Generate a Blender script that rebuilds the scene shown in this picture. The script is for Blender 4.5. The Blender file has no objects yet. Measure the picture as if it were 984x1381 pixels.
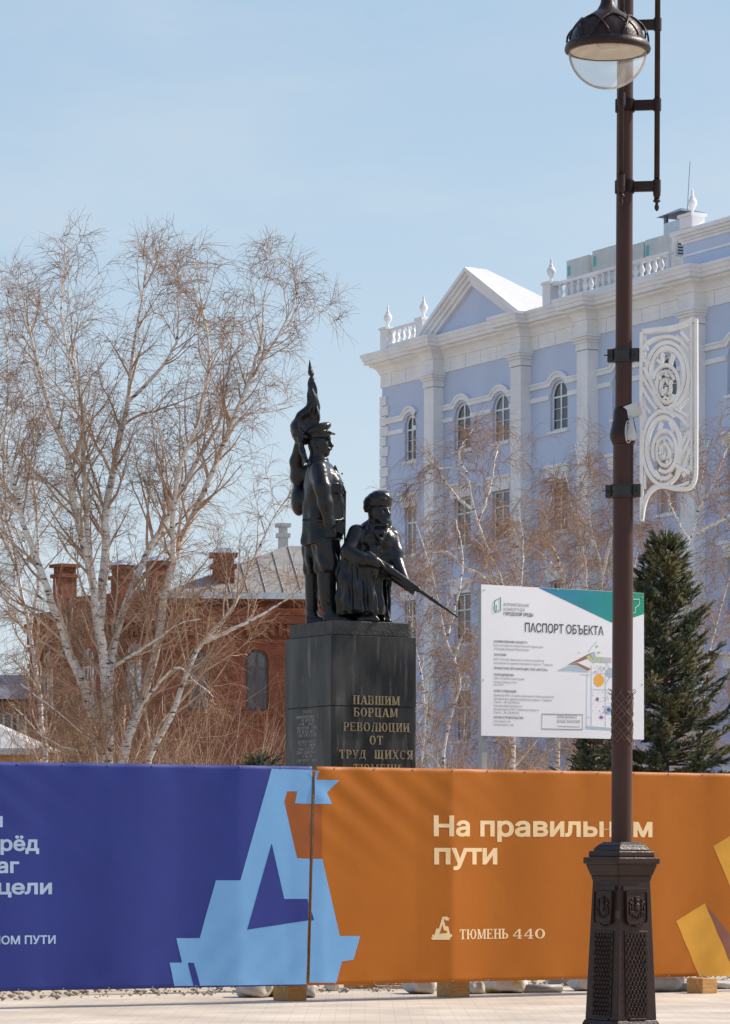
import bpy, math, random
import numpy as np
from mathutils import Vector, Matrix
from mathutils.geometry import delaunay_2d_cdt

SC = bpy.context.scene
COL = SC.collection
R = math.radians
F = 4700.0            # focal length in photo pixels (a telephoto view)
EYE = 1.57

# ---------------------------------------------------------------- camera, light
cam = bpy.data.cameras.new('camera')
cam.sensor_fit = 'HORIZONTAL'; cam.sensor_width = 36
cam.lens = F / 984 * 36
cam.shift_y = (1160 - 690.5) / 984
cam.clip_end = 3000
camo = bpy.data.objects.new('camera', cam); COL.objects.link(camo)
camo.location = (0, 0, EYE); camo.rotation_euler = (R(90), 0, 0)
SC.camera = camo

SUN_AZ = R(21); SUN_EL = R(41)      # azimuth from +X (right), negative = towards the camera
sdir = Vector((math.cos(SUN_AZ)*math.cos(SUN_EL), math.sin(SUN_AZ)*math.cos(SUN_EL), math.sin(SUN_EL)))
sun = bpy.data.lights.new('sun', 'SUN'); sun.energy = 3.1; sun.angle = R(0.5); sun.color = (1, .90, .77)
suno = bpy.data.objects.new('sun', sun); COL.objects.link(suno)
suno.rotation_euler = (-sdir).to_track_quat('-Z', 'Y').to_euler(); suno.location = (30, -5, 40)

W = bpy.data.worlds.new('World'); SC.world = W; W.use_nodes = True
nt = W.node_tree; nt.nodes.clear()
def wn(t, **k):
    n = nt.nodes.new(t)
    for a, b in k.items(): setattr(n, a, b)
    return n
sky = wn('ShaderNodeTexSky', sky_type='NISHITA', sun_disc=False, sun_elevation=SUN_EL, sun_rotation=R(90) - SUN_AZ,
         altitude=80, air_density=1.0, dust_density=1.6, ozone_density=1.2)
tc = wn('ShaderNodeTexCoord'); mp = wn('ShaderNodeMapping'); mp.inputs['Scale'].default_value = (1, 1, 3.5)
nz = wn('ShaderNodeTexNoise'); nz.inputs['Scale'].default_value = 5.0; nz.inputs['Detail'].default_value = 6; nz.inputs['Roughness'].default_value = .6
cr = wn('ShaderNodeValToRGB'); cr.color_ramp.elements[0].position = .50; cr.color_ramp.elements[1].position = .80
cr.color_ramp.elements[0].color = (.0, .0, .0, 1); cr.color_ramp.elements[1].color = (.38, .38, .38, 1)
mx = wn('ShaderNodeMix', data_type='RGBA'); mx.inputs['B'].default_value = (2.15, 2.80, 3.55, 1)
bg = wn('ShaderNodeBackground'); bg.inputs['Strength'].default_value = .15
out = wn('ShaderNodeOutputWorld')
L = nt.links.new
L(tc.outputs['Generated'], mp.inputs['Vector']); L(mp.outputs['Vector'], nz.inputs['Vector']); L(nz.outputs['Fac'], cr.inputs['Fac'])
sz = wn('ShaderNodeSeparateXYZ'); hz = wn('ShaderNodeMapRange'); hz.inputs[1].default_value = .24; hz.inputs[2].default_value = .42; hz.inputs[3].default_value = .88; hz.inputs[4].default_value = 0
gr = wn('ShaderNodeMapRange'); gr.inputs[1].default_value = .04; gr.inputs[2].default_value = .25
mb = wn('ShaderNodeMix', data_type='RGBA'); mb.inputs['A'].default_value = (2.58, 2.98, 3.30, 1); mb.inputs['B'].default_value = (1.58, 2.24, 2.92, 1)
mc_ = wn('ShaderNodeMix', data_type='RGBA'); mc_.inputs['B'].default_value = (3.1, 3.25, 3.4, 1)
L(tc.outputs['Generated'], sz.inputs[0]); L(sz.outputs['Z'], hz.inputs[0]); L(sz.outputs['Z'], gr.inputs[0]); L(gr.outputs[0], mb.inputs['Factor'])
L(hz.outputs[0], mx.inputs['Factor']); L(sky.outputs['Color'], mx.inputs['A']); L(mb.outputs['Result'], mx.inputs['B'])
L(cr.outputs['Color'], mc_.inputs['Factor']); L(mx.outputs['Result'], mc_.inputs['A']); L(mc_.outputs['Result'], bg.inputs['Color'])
L(bg.outputs['Background'], out.inputs['Surface'])

SC.view_settings.view_transform = 'Standard'; SC.view_settings.look = 'None'
SC.view_settings.exposure = 0.70; SC.view_settings.gamma = 1
SC.view_settings.use_curve_mapping = False
SC.render.engine = 'CYCLES'
SC.cycles.max_bounces = 8; SC.cycles.transparent_max_bounces = 16
SC.cycles.use_denoising = True

# ---------------------------------------------------------------- materials
def mat(name, col, rough=.6, metal=0, col2=None, scale=3, bump=0, bscale=30, stretch=(1, 1, 1), spec=.5, detail=5, lo=.35, hi=.65, coat=0):
    m = bpy.data.materials.new(name); m.use_nodes = True
    n = m.node_tree; p = n.nodes['Principled BSDF']
    p.inputs['Base Color'].default_value = (*col, 1); p.inputs['Roughness'].default_value = rough
    p.inputs['Metallic'].default_value = metal; p.inputs['Specular IOR Level'].default_value = spec
    p.inputs['Coat Weight'].default_value = coat
    t = n.nodes.new('ShaderNodeTexCoord'); mpp = n.nodes.new('ShaderNodeMapping'); mpp.inputs['Scale'].default_value = stretch
    n.links.new(t.outputs['Object'], mpp.inputs['Vector'])
    if col2 is None: col2 = tuple(min(1, c*.86) for c in col)
    z = n.nodes.new('ShaderNodeTexNoise'); z.inputs['Scale'].default_value = scale; z.inputs['Detail'].default_value = detail
    n.links.new(mpp.outputs['Vector'], z.inputs['Vector'])
    c = n.nodes.new('ShaderNodeValToRGB'); e = c.color_ramp.elements
    e[0].position = lo; e[1].position = hi; e[0].color = (*col, 1); e[1].color = (*col2, 1)
    n.links.new(z.outputs['Fac'], c.inputs['Fac']); n.links.new(c.outputs['Color'], p.inputs['Base Color'])
    if bump:
        b = n.nodes.new('ShaderNodeBump'); b.inputs['Strength'].default_value = bump; b.inputs['Distance'].default_value = .02
        z2 = n.nodes.new('ShaderNodeTexNoise'); z2.inputs['Scale'].default_value = bscale; z2.inputs['Detail'].default_value = 4
        n.links.new(mpp.outputs['Vector'], z2.inputs['Vector'])
        n.links.new(z2.outputs['Fac'], b.inputs['Height']); n.links.new(b.outputs['Normal'], p.inputs['Normal'])
    return m

def brick_mat(name, c1, c2, mortar, w, h, size, rough=.8, bump=.4, axis='xz', offset=.5, noise=.35):
    m = bpy.data.materials.new(name); m.use_nodes = True
    n = m.node_tree; p = n.nodes['Principled BSDF']; p.inputs['Roughness'].default_value = rough
    p.inputs['Specular IOR Level'].default_value = .25
    t = n.nodes.new('ShaderNodeTexCoord'); s = n.nodes.new('ShaderNodeSeparateXYZ'); c = n.nodes.new('ShaderNodeCombineXYZ')
    n.links.new(t.outputs['Object'], s.inputs[0])
    if axis == 'xz':
        a = n.nodes.new('ShaderNodeMath'); a.operation = 'ADD'
        n.links.new(s.outputs['X'], a.inputs[0]); n.links.new(s.outputs['Y'], a.inputs[1])
        n.links.new(a.outputs[0], c.inputs['X']); n.links.new(s.outputs['Z'], c.inputs['Y'])
    else:
        n.links.new(s.outputs['X'], c.inputs['X']); n.links.new(s.outputs['Y'], c.inputs['Y'])
    b = n.nodes.new('ShaderNodeTexBrick'); b.inputs['Scale'].default_value = 1
    b.inputs['Brick Width'].default_value = w; b.inputs['Row Height'].default_value = h; b.inputs['Mortar Size'].default_value = size
    b.inputs['Color1'].default_value = (*c1, 1); b.inputs['Color2'].default_value = (*c2, 1); b.inputs['Mortar'].default_value = (*mortar, 1)
    b.inputs['Bias'].default_value = 0; b.offset = offset
    n.links.new(c.outputs[0], b.inputs['Vector'])
    z = n.nodes.new('ShaderNodeTexNoise'); z.inputs['Scale'].default_value = .9; z.inputs['Detail'].default_value = 8
    n.links.new(t.outputs['Object'], z.inputs['Vector'])
    r = n.nodes.new('ShaderNodeMapRange'); r.inputs[1].default_value = .3; r.inputs[2].default_value = .7
    r.inputs[3].default_value = 1 - noise; r.inputs[4].default_value = 1 + noise*.4
    n.links.new(z.outputs['Fac'], r.inputs[0])
    q = n.nodes.new('ShaderNodeMix'); q.data_type = 'RGBA'; q.blend_type = 'MULTIPLY'; q.inputs['Factor'].default_value = 1
    n.links.new(b.outputs['Color'], q.inputs['A']); n.links.new(r.outputs[0], q.inputs['B'])
    n.links.new(q.outputs['Result'], p.inputs['Base Color'])
    bb = n.nodes.new('ShaderNodeBump'); bb.inputs['Strength'].default_value = bump; bb.inputs['Distance'].default_value = .01; bb.invert = True
    n.links.new(b.outputs['Fac'], bb.inputs['Height']); n.links.new(bb.outputs['Normal'], p.inputs['Normal'])
    return m

M = {}
M['blue'] = mat('blue_plaster', (.545, .615, .755), .85, col2=(.47, .54, .69), scale=.35, bump=.12, bscale=12, stretch=(1, 1, .35), detail=8, lo=.38, hi=.72)
M['white_trim'] = mat('white_stone_trim', (.84, .83, .82), .8, col2=(.75, .74, .73), scale=.9, bump=.08, bscale=15, stretch=(1, 1, .45))
M['white_metal'] = mat('white_roof_sheet', (.60, .60, .59), .6, col2=(.56, .56, .55))
M['pvc'] = mat('white_window_frame', (.80, .80, .80), .4)
M['brownframe'] = mat('dark_wood_frame', (.10, .07, .06), .5)
M['pane'] = mat('window_glass', (.045, .055, .07), .06, col2=(.10, .115, .13), scale=.6, spec=.9)
M['pane_pale'] = mat('pale_window_glass', (.30, .36, .42), .1, col2=(.42, .47, .5), scale=.8, spec=.9)
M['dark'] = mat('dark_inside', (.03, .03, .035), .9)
M['brick'] = brick_mat('red_brick', (.27, .074, .034), (.20, .054, .026), (.20, .11, .075), .26, .08, .008)
M['brick_far'] = brick_mat('old_red_brick', (.24, .08, .045), (.18, .06, .035), (.20, .12, .09), .26, .08, .008)
M['roof'] = mat('grey_roof_sheet', (.31, .29, .255), .65, col2=(.22, .205, .185), scale=1.2, lo=.3, hi=.7)
M['roof_dark'] = mat('blue_grey_roof_sheet', (.14, .16, .2), .5)
M['granite'] = mat('dark_polished_granite', (.012, .012, .012), .22, col2=(.055, .054, .052), scale=2.2, spec=.22, stretch=(1.4, 1.4, .4), detail=9, lo=.42, hi=.72)
M['granite_rough'] = mat('dark_rough_granite', (.024, .023, .022), .5, col2=(.045, .043, .041), scale=6, bump=.6, bscale=18, spec=.3)
M['bronze'] = mat('black_painted_bronze', (.010, .0105, .011), .27, col2=(.016, .0155, .015), scale=5, bump=.28, bscale=22, spec=.36)
M['gold'] = mat('dull_gold_letters', (.27, .205, .115), .5, metal=.2, col2=(.15, .115, .07), scale=12)
M['plaque'] = mat('faint_engraving', (.26, .26, .255), .6)
M['castiron'] = mat('brown_painted_cast_iron', (.024, .0110, .0080), .40, col2=(.034, .0165, .0125), scale=6, bump=.22, bscale=45, spec=.26)
M['polepaint'] = mat('brown_painted_steel', (.046, .0165, .0115), .44, col2=(.060, .024, .017), scale=5, bump=.04, bscale=60, spec=.28, stretch=(1, 1, .3))
M['blacksteel'] = mat('black_clamp_steel', (.015, .013, .012), .45)
M['lampwhite'] = mat('lamp_reflector', (.62, .56, .46), .5, col2=(.5, .44, .34), scale=8)
M['cream'] = mat('cream_ornament_paint', (.80, .78, .74), .32, col2=(.72, .68, .62), scale=8)
M['greycover'] = mat('grey_white_plastic', (.55, .54, .52), .5)
M['signwhite'] = mat('white_sign_panel', (.80, .80, .81), .35, col2=(.76, .76, .77), scale=1)
M['signdark'] = mat('dark_sign_print', (.05, .05, .06), .5)
M['signgrey'] = mat('grey_sign_print', (.26, .26, .27), .5)
M['signlight'] = mat('light_grey_sign_print', (.52, .53, .55), .5)
M['signteal'] = mat('teal_sign_print', (.0, .26, .22), .4)
M['signblue'] = mat('blue_teal_sign_print', (.03, .20, .36), .4)
M['signgreen'] = mat('green_sign_print', (.0, .30, .17), .4)
M['signorange'] = mat('orange_sign_print', (.85, .42, .04), .4)
M['signpurple'] = mat('purple_sign_print', (.40, .10, .30), .4)
M['signpale'] = mat('pale_blue_sign_print', (.42, .52, .60), .4)
M['signolive'] = mat('olive_sign_print', (.52, .58, .25), .4)
M['signbrown'] = mat('brown_sign_print', (.33, .17, .09), .4)
M['galv'] = mat('galvanised_steel', (.36, .36, .35), .5, metal=.2)
M['b_blue'] = mat('blue_vinyl', (.026, .040, .215), .5, col2=(.023, .036, .195), scale=1.2, bump=.14, bscale=5, spec=.25)
M['b_light'] = mat('light_blue_vinyl', (.17, .37, .63), .5, col2=(.155, .345, .60), scale=1.5, bump=.14, bscale=5, spec=.25)
M['b_orange'] = mat('orange_vinyl', (.40, .121, .011), .5, col2=(.375, .111, .010), scale=1.2, bump=.16, bscale=5, spec=.18)
M['b_rust_and_shade'] = mat('rust_vinyl_and_crease_shade', (.33, .09, .018), .5, bump=.14, bscale=5, spec=.25)
M['b_yellow'] = mat('yellow_vinyl', (.64, .31, .035), .5, bump=.14, bscale=5, spec=.25)
M['b_brown'] = mat('brown_vinyl', (.22, .075, .045), .42, bump=.25, bscale=6)
M['b_peach'] = mat('peach_vinyl', (.86, .62, .33), .45)
M['b_pale'] = mat('pale_blue_vinyl', (.40, .52, .68), .45)
M['wood'] = mat('raw_timber', (.60, .33, .10), .7, col2=(.42, .20, .06), scale=5, stretch=(1, 6, 6), bump=.3, bscale=20)
M['wood_pale'] = mat('pale_board', (.52, .36, .20), .7, col2=(.42, .27, .14), scale=5, stretch=(1, 8, 8))
M['bag'] = mat('white_woven_sack', (.56, .54, .51), .7, col2=(.40, .38, .36), scale=6, bump=.6, bscale=14)
M['bag_y'] = mat('yellow_printed_sack', (.55, .40, .05), .6, col2=(.05, .045, .03), scale=7, lo=.48, hi=.56, bump=.5, bscale=14)
M['bag_yw'] = mat('white_yellow_sack', (.60, .58, .54), .6, col2=(.62, .42, .05), scale=5, lo=.5, hi=.58, bump=.5, bscale=14)
M['pipe'] = mat('grey_pipe', (.30, .30, .29), .5)
M['bark'] = mat('birch_bark', (.74, .69, .62), .75, col2=(.06, .05, .045), scale=6, stretch=(1, 1, 3.2), lo=.55, hi=.66, bump=.6, bscale=14)
M['branch'] = mat('birch_branch_bark', (.58, .44, .32), .75, col2=(.34, .22, .15), scale=5)
M['twig'] = mat('birch_twigs', (.34, .20, .11), .75, col2=(.19, .10, .06), scale=1.2)
M['sprucebark'] = mat('spruce_bark', (.09, .06, .045), .9)
M['needle'] = mat('spruce_needles', (.054, .076, .038), .6, col2=(.21, .185, .07), scale=2.4, lo=.44, hi=.60, spec=.3)
M['acgrey'] = mat('pale_unit_casing', (.56, .57, .54), .5)
M['acteal'] = mat('teal_sticker', (.08, .42, .42), .5)
M['tin'] = mat('bright_tin', (.55, .58, .6), .25, metal=.6)
M['tin_dark'] = mat('dark_tin', (.16, .18, .22), .45, metal=.3)
M['pave'] = brick_mat('pale_paving', (.58, .50, .405), (.53, .455, .365), (.40, .34, .275), .30, .15, .005, .8, .2, axis='xy', noise=.26)
M['soil'] = mat('sandy_soil', (.50, .41, .30), .95, col2=(.40, .32, .23), scale=2.5, bump=1, bscale=9)
M['stone'] = mat('rubble_stone', (.40, .34, .27), .9, col2=(.28, .23, .18), scale=3)
M['tentroof'] = mat('pale_shed_roof', (.55, .53, .50), .6)

# veined, streaked dark granite
def granite():
    m = M['granite']; n = m.node_tree; p = n.nodes['Principled BSDF']; t = n.nodes.new('ShaderNodeTexCoord')
    old = p.inputs['Base Color'].links[0].from_socket
    mpp = n.nodes.new('ShaderNodeMapping'); mpp.inputs['Scale'].default_value = (7, 7, .55); n.links.new(t.outputs['Object'], mpp.inputs['Vector'])
    z = n.nodes.new('ShaderNodeTexNoise'); z.inputs['Scale'].default_value = 1.6; z.inputs['Detail'].default_value = 9; z.inputs['Distortion'].default_value = .6
    n.links.new(mpp.outputs['Vector'], z.inputs['Vector'])
    c = n.nodes.new('ShaderNodeMapRange'); c.inputs[1].default_value = .52; c.inputs[2].default_value = .74; n.links.new(z.outputs['Fac'], c.inputs[0])
    w = n.nodes.new('ShaderNodeTexNoise'); w.inputs['Scale'].default_value = 1.7; w.inputs['Detail'].default_value = 3; n.links.new(t.outputs['Object'], w.inputs['Vector'])
    w2 = n.nodes.new('ShaderNodeMapRange'); w2.inputs[1].default_value = .42; w2.inputs[2].default_value = .62; n.links.new(w.outputs['Fac'], w2.inputs[0])
    mm = n.nodes.new('ShaderNodeMath'); mm.operation = 'MULTIPLY'; n.links.new(c.outputs[0], mm.inputs[0]); n.links.new(w2.outputs[0], mm.inputs[1])
    q = n.nodes.new('ShaderNodeMix'); q.data_type = 'RGBA'; q.inputs['B'].default_value = (.13, .125, .12, 1)
    n.links.new(mm.outputs[0], q.inputs['Factor']); n.links.new(old, q.inputs['A']); n.links.new(q.outputs['Result'], p.inputs['Base Color'])
    rr = n.nodes.new('ShaderNodeMapRange'); rr.inputs[1].default_value = .35; rr.inputs[2].default_value = .65; rr.inputs[3].default_value = .10; rr.inputs[4].default_value = .38
    n.links.new(w.outputs['Fac'], rr.inputs[0]); n.links.new(rr.outputs[0], p.inputs['Roughness'])
granite()
M['pane_a'] = mat('window_glass_curtain', (.16, .17, .18), .08, col2=(.24, .24, .24), scale=1.1, spec=.9, stretch=(1, 1, .3))
M['pane_b'] = mat('window_glass_dark', (.022, .028, .036), .05, spec=.9)
# glass bowl of the lamp: clear plastic with a slight milky film
def glass_mat():
    m = bpy.data.materials.new('lamp_bowl'); m.use_nodes = True; n = m.node_tree; n.nodes.clear()
    o = n.nodes.new('ShaderNodeOutputMaterial'); t = n.nodes.new('ShaderNodeBsdfTransparent'); g = n.nodes.new('ShaderNodeBsdfGlossy')
    d = n.nodes.new('ShaderNodeBsdfTranslucent'); d.inputs['Color'].default_value = (.9, .88, .84, 1); g.inputs['Roughness'].default_value = .08
    t.inputs['Color'].default_value = (.95, .96, .97, 1)
    lw = n.nodes.new('ShaderNodeLayerWeight'); lw.inputs['Blend'].default_value = .06
    m1 = n.nodes.new('ShaderNodeMixShader'); m2 = n.nodes.new('ShaderNodeMixShader'); m2.inputs[0].default_value = .20
    n.links.new(lw.outputs['Fresnel'], m1.inputs[0]); n.links.new(t.outputs[0], m1.inputs[1]); n.links.new(g.outputs[0], m1.inputs[2])
    n.links.new(m1.outputs[0], m2.inputs[1]); n.links.new(d.outputs[0], m2.inputs[2]); n.links.new(m2.outputs[0], o.inputs[0])
    return m
M['bowl'] = glass_mat()

# ---------------------------------------------------------------- helpers
def tag(o, label=None, cat=None, group=None, kind=None):
    if label: o['label'] = label
    if cat: o['category'] = cat
    if group: o['group'] = group
    if kind: o['kind'] = kind
    return o

def thing(name, label, cat, loc=(0, 0, 0), rotz=0, group=None):
    o = bpy.data.objects.new(name, None); COL.objects.link(o); o.empty_display_size = .2
    o.location = loc; o.rotation_euler = (0, 0, rotz)
    return tag(o, label, cat, group)

def link(name, me, m, parent=None, smooth=False):
    o = bpy.data.objects.new(name, me); COL.objects.link(o)
    if m is not None:
        me.materials.clear(); me.materials.append(m)
    if parent is not None: o.parent = parent
    if smooth: me.polygons.foreach_set('use_smooth', [True]*len(me.polygons))
    return o

class MB:
    """collects shapes for one mesh"""
    def __init__(s): s.v = []; s.f = []; s.M = Matrix.Identity(4)
    def add(s, vs, fs):
        b = len(s.v); s.v += [tuple(s.M @ Vector(v)) for v in vs]; s.f += [tuple(i + b for i in f) for f in fs]
    def box(s, x0, x1, y0, y1, z0, z1):
        s.add([(x0,y0,z0),(x1,y0,z0),(x1,y1,z0),(x0,y1,z0),(x0,y0,z1),(x1,y0,z1),(x1,y1,z1),(x0,y1,z1)],
              [(0,3,2,1),(4,5,6,7),(0,1,5,4),(1,2,6,5),(2,3,7,6),(3,0,4,7)])
    def frust(s, hx0, hy0, z0, hx1, hy1, z1, cx=0, cy=0):
        s.add([(cx-hx0,cy-hy0,z0),(cx+hx0,cy-hy0,z0),(cx+hx0,cy+hy0,z0),(cx-hx0,cy+hy0,z0),
               (cx-hx1,cy-hy1,z1),(cx+hx1,cy-hy1,z1),(cx+hx1,cy+hy1,z1),(cx-hx1,cy+hy1,z1)],
              [(0,3,2,1),(4,5,6,7),(0,1,5,4),(1,2,6,5),(2,3,7,6),(3,0,4,7)])
    def lathe(s, prof, n=16, cx=0, cy=0, cz=0, cap=True):
        vs = []; fs = []
        for r, z in prof:
            for k in range(n):
                a = 2*math.pi*k/n; vs.append((cx + r*math.cos(a), cy + r*math.sin(a), cz + z))
        for j in range(len(prof)-1):
            for k in range(n):
                k2 = (k+1) % n; fs.append((j*n+k, j*n+k2, (j+1)*n+k2, (j+1)*n+k))
        if cap:
            fs.append(tuple(range(n-1, -1, -1))); q = (len(prof)-1)*n; fs.append(tuple(range(q, q+n)))
        s.add(vs, fs)
    def tube(s, pts, r, n=8, closed=False):
        pts = [Vector(p) for p in pts]; m = len(pts); vs = []; fs = []
        rr = r if isinstance(r, (list, tuple)) else [r]*m
        up = None
        for i, p in enumerate(pts):
            a = pts[(i-1) % m] if (closed or i > 0) else p; b = pts[(i+1) % m] if (closed or i < m-1) else p
            t = (b - a).normalized()
            if up is None:
                up = Vector((0, 0, 1)) if abs(t.z) < .9 else Vector((1, 0, 0))
            u = t.cross(up).normalized(); w = u.cross(t).normalized(); up = w
            for k in range(n):
                q = 2*math.pi*k/n; vs.append(p + u*(rr[i]*math.cos(q)) + w*(rr[i]*math.sin(q)))
        for i in range(m if closed else m-1):
            j = (i+1) % m
            for k in range(n):
                k2 = (k+1) % n; fs.append((i*n+k, i*n+k2, j*n+k2, j*n+k))
        if not closed:
            fs.append(tuple(range(n-1, -1, -1))); fs.append(tuple(range((m-1)*n, m*n)))
        s.add(vs, fs)
    def ribbon(s, pts, w, y0, y1, closed=False):
        """flat bar following 2D points (x, z), w wide in the plane, from y0 to y1"""
        m = len(pts); vs = []; fs = []
        for i in range(m):
            a = pts[(i-1) % m] if (closed or i > 0) else pts[i]; b = pts[(i+1) % m] if (closed or i < m-1) else pts[i]
            dx, dz = b[0]-a[0], b[1]-a[1]; l = math.hypot(dx, dz) or 1; nx, nz_ = -dz/l*w/2, dx/l*w/2
            x, z = pts[i]
            vs += [(x+nx, y0, z+nz_), (x-nx, y0, z-nz_), (x-nx, y1, z-nz_), (x+nx, y1, z+nz_)]
        for i in range(m if closed else m-1):
            j = (i+1) % m
            for k in range(4): fs.append((i*4+k, i*4+(k+1) % 4, j*4+(k+1) % 4, j*4+k))
        if not closed: fs += [(3,2,1,0), ((m-1)*4, (m-1)*4+1, (m-1)*4+2, (m-1)*4+3)]
        s.add(vs, fs)
    def prism(s, poly, y0, y1):
        """polygon (x, z), convex or simple, extruded along y"""
        n = len(poly)
        vs = [(x, y0, z) for x, z in poly] + [(x, y1, z) for x, z in poly]
        fs = [tuple(range(n)), tuple(range(2*n-1, n-1, -1))] + [(i, i+n, (i+1) % n + n, (i+1) % n) for i in range(n)]
        s.add(vs, fs)
    def mesh(s, name):
        me = bpy.data.meshes.new(name); me.from_pydata(s.v, [], s.f)
        import bmesh
        bm = bmesh.new(); bm.from_mesh(me); bmesh.ops.recalc_face_normals(bm, faces=bm.faces); bm.to_mesh(me); bm.free()
        return me
    def build(s, name, m, parent=None, smooth=False, bevel=0):
        o = link(name, s.mesh(name), m, parent, smooth)
        if bevel:
            b = o.modifiers.new('bevel', 'BEVEL'); b.width = bevel; b.segments = 2; b.limit_method = 'ANGLE'; b.angle_limit = R(40)
        return o

def curve_plate(outlines, h):
    """extruded plate with holes from 2D outlines, in the XY plane, centred on z=0"""
    c = bpy.data.curves.new('plate', 'CURVE'); c.dimensions = '2D'; c.fill_mode = 'BOTH' if h else 'FRONT'; c.extrude = h/2
    for o in outlines:
        sp = c.splines.new('POLY'); sp.points.add(len(o)-1)
        for p, q in zip(sp.points, o): p.co = (q[0], q[1], 0, 1)
        sp.use_cyclic_u = True
    ob = bpy.data.objects.new('plate', c); COL.objects.link(ob)
    bpy.context.view_layer.update()
    me = bpy.data.meshes.new_from_object(ob.evaluated_get(bpy.context.evaluated_depsgraph_get()))
    bpy.data.objects.remove(ob); bpy.data.curves.remove(c)
    return me

def text_mesh(body, x0, x1, base, cap, bold=0, grid=0):
    """flat text in XY, filled from its outline contours; runs from x0 to x1 with capitals cap high"""
    c = bpy.data.curves.new('text', 'FONT'); c.body = body; c.fill_mode = 'NONE'; c.size = 1; c.offset = bold; c.extrude = .01; c.resolution_u = 3
    ob = bpy.data.objects.new('text', c); COL.objects.link(ob)
    bpy.context.view_layer.update()
    me = bpy.data.meshes.new_from_object(ob.evaluated_get(bpy.context.evaluated_depsgraph_get()))
    bpy.data.objects.remove(ob); bpy.data.curves.remove(c)
    zt = max(q.co.z for q in me.vertices) - 1e-4; top = [q.index for q in me.vertices if q.co.z > zt]; ix = {q: i for i, q in enumerate(top)}
    P2 = [Vector((me.vertices[q].co.x, me.vertices[q].co.y)) for q in top]; E_ = [(ix[e.vertices[0]], ix[e.vertices[1]]) for e in me.edges if e.vertices[0] in ix and e.vertices[1] in ix]; bpy.data.meshes.remove(me)
    # walk every contour so that its direction is consistent
    nb = {}
    for i, j in E_: nb.setdefault(i, []).append(j); nb.setdefault(j, []).append(i)
    seen = set(); seg = []
    for s0 in sorted(nb):
        if s0 in seen: continue
        loop = [s0]; seen.add(s0); nxt = min(nb[s0])
        while nxt not in seen:
            loop.append(nxt); seen.add(nxt); nx_ = [q for q in nb[nxt] if q not in seen]
            if not nx_: break
            nxt = nx_[0]
        seg += list(zip(loop, loop[1:] + loop[:1]))
    A_ = np.array([P2[i][:] for i, _ in seg]); B_ = np.array([P2[j][:] for _, j in seg])
    if grid:
        x_hi = max(q.x for q in P2)
        for i in range(int(x_hi/grid)+1):
            for j in range(-2, int(1.1/grid)): P2.append(Vector((i*grid + .013, j*grid + .017)))
    rr_ = delaunay_2d_cdt(P2, E_, [], 0, 1e-5)
    V2 = np.array([q[:] for q in rr_[0]]); F2 = np.array(rr_[2]); Cn = V2[F2].mean(1); wind = np.zeros(len(F2), int)
    for a0, b0 in zip(A_, B_):
        up = (a0[1] <= Cn[:, 1]) & (b0[1] > Cn[:, 1]); dn = (a0[1] > Cn[:, 1]) & (b0[1] <= Cn[:, 1])
        cr_ = (b0[0]-a0[0])*(Cn[:, 1]-a0[1]) - (Cn[:, 0]-a0[0])*(b0[1]-a0[1])
        wind += (up & (cr_ > 0)).astype(int) - (dn & (cr_ < 0)).astype(int)
    F2 = F2[wind != 0]
    n = len(V2); a = np.zeros((n, 3)); a[:, :2] = V2; used = np.unique(F2); lo, hi = V2[used, 0].min(), V2[used, 0].max()
    s = cap/.727; k = s if x1 is None else (x1 - x0)/(hi - lo)
    a[:, 0] = x0 + (a[:, 0] - lo)*k; a[:, 1] = base + a[:, 1]*s
    mp_ = -np.ones(n, int); mp_[used] = np.arange(len(used))
    me = bpy.data.meshes.new('text'); me.from_pydata(a[used].tolist(), [], mp_[F2].tolist())
    return me

def warp(me, fn):
    n = len(me.vertices); a = np.zeros(n*3); me.vertices.foreach_get('co', a); a = a.reshape(-1, 3)
    b = np.array([fn(*p) for p in a]); me.vertices.foreach_set('co', b.ravel()); me.update()
    return me

def join_meshes(ms, name):
    v = []; f = []
    for me in ms:
        b = len(v); v += [tuple(x.co) for x in me.vertices]; f += [tuple(i + b for i in p.vertices) for p in me.polygons]
        bpy.data.meshes.remove(me)
    me = bpy.data.meshes.new(name); me.from_pydata(v, [], f); return me

def np_mesh(name, verts, faces):
    """verts (n,3); faces (m,k) array"""
    me = bpy.data.meshes.new(name); verts = np.asarray(verts, dtype=np.float32); faces = np.asarray(faces, dtype=np.int32)
    k = faces.shape[1]
    me.vertices.add(len(verts)); me.vertices.foreach_set('co', verts.ravel())
    me.loops.add(faces.size); me.loops.foreach_set('vertex_index', faces.ravel())
    me.polygons.add(len(faces)); me.polygons.foreach_set('loop_start', np.arange(0, faces.size, k, dtype=np.int32))
    me.polygons.foreach_set('loop_total', np.full(len(faces), k, dtype=np.int32))
    me.update(calc_edges=True); return me

def px(x, y, d):
    """world point of a photo pixel at depth d"""
    return Vector(((x - 492)/F*d, d, EYE + (1160 - y)/F*d))

def plane_uv(P0, ex, x, y):
    """photo pixel -> (u, height) on the vertical plane through P0 running along ex"""
    k = (x - 492)/F
    u = (k*P0[1] - P0[0])/(ex[0] - k*ex[1])
    d = P0[1] + u*ex[1]
    return u, EYE + (1160 - y)/F*d

# ================================================================ THE SETTING
g = MB(); g.add([(-1500, -60, 0), (1500, -60, 0), (1500, 2500, 0), (-1500, 2500, 0)], [(0, 1, 2, 3)])
tag(g.build('ground', M['soil']), kind='structure')
# the pavement in front of the hoarding, its far edge runs just behind the banners
p = MB(); p.add([(-25, -20, .004), (25, -20, .004), (25, 56.9, .004), (-25, 27.5, .004)], [(0, 1, 2, 3)])
tag(p.build('pavement', M['pave']), kind='structure')

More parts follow.
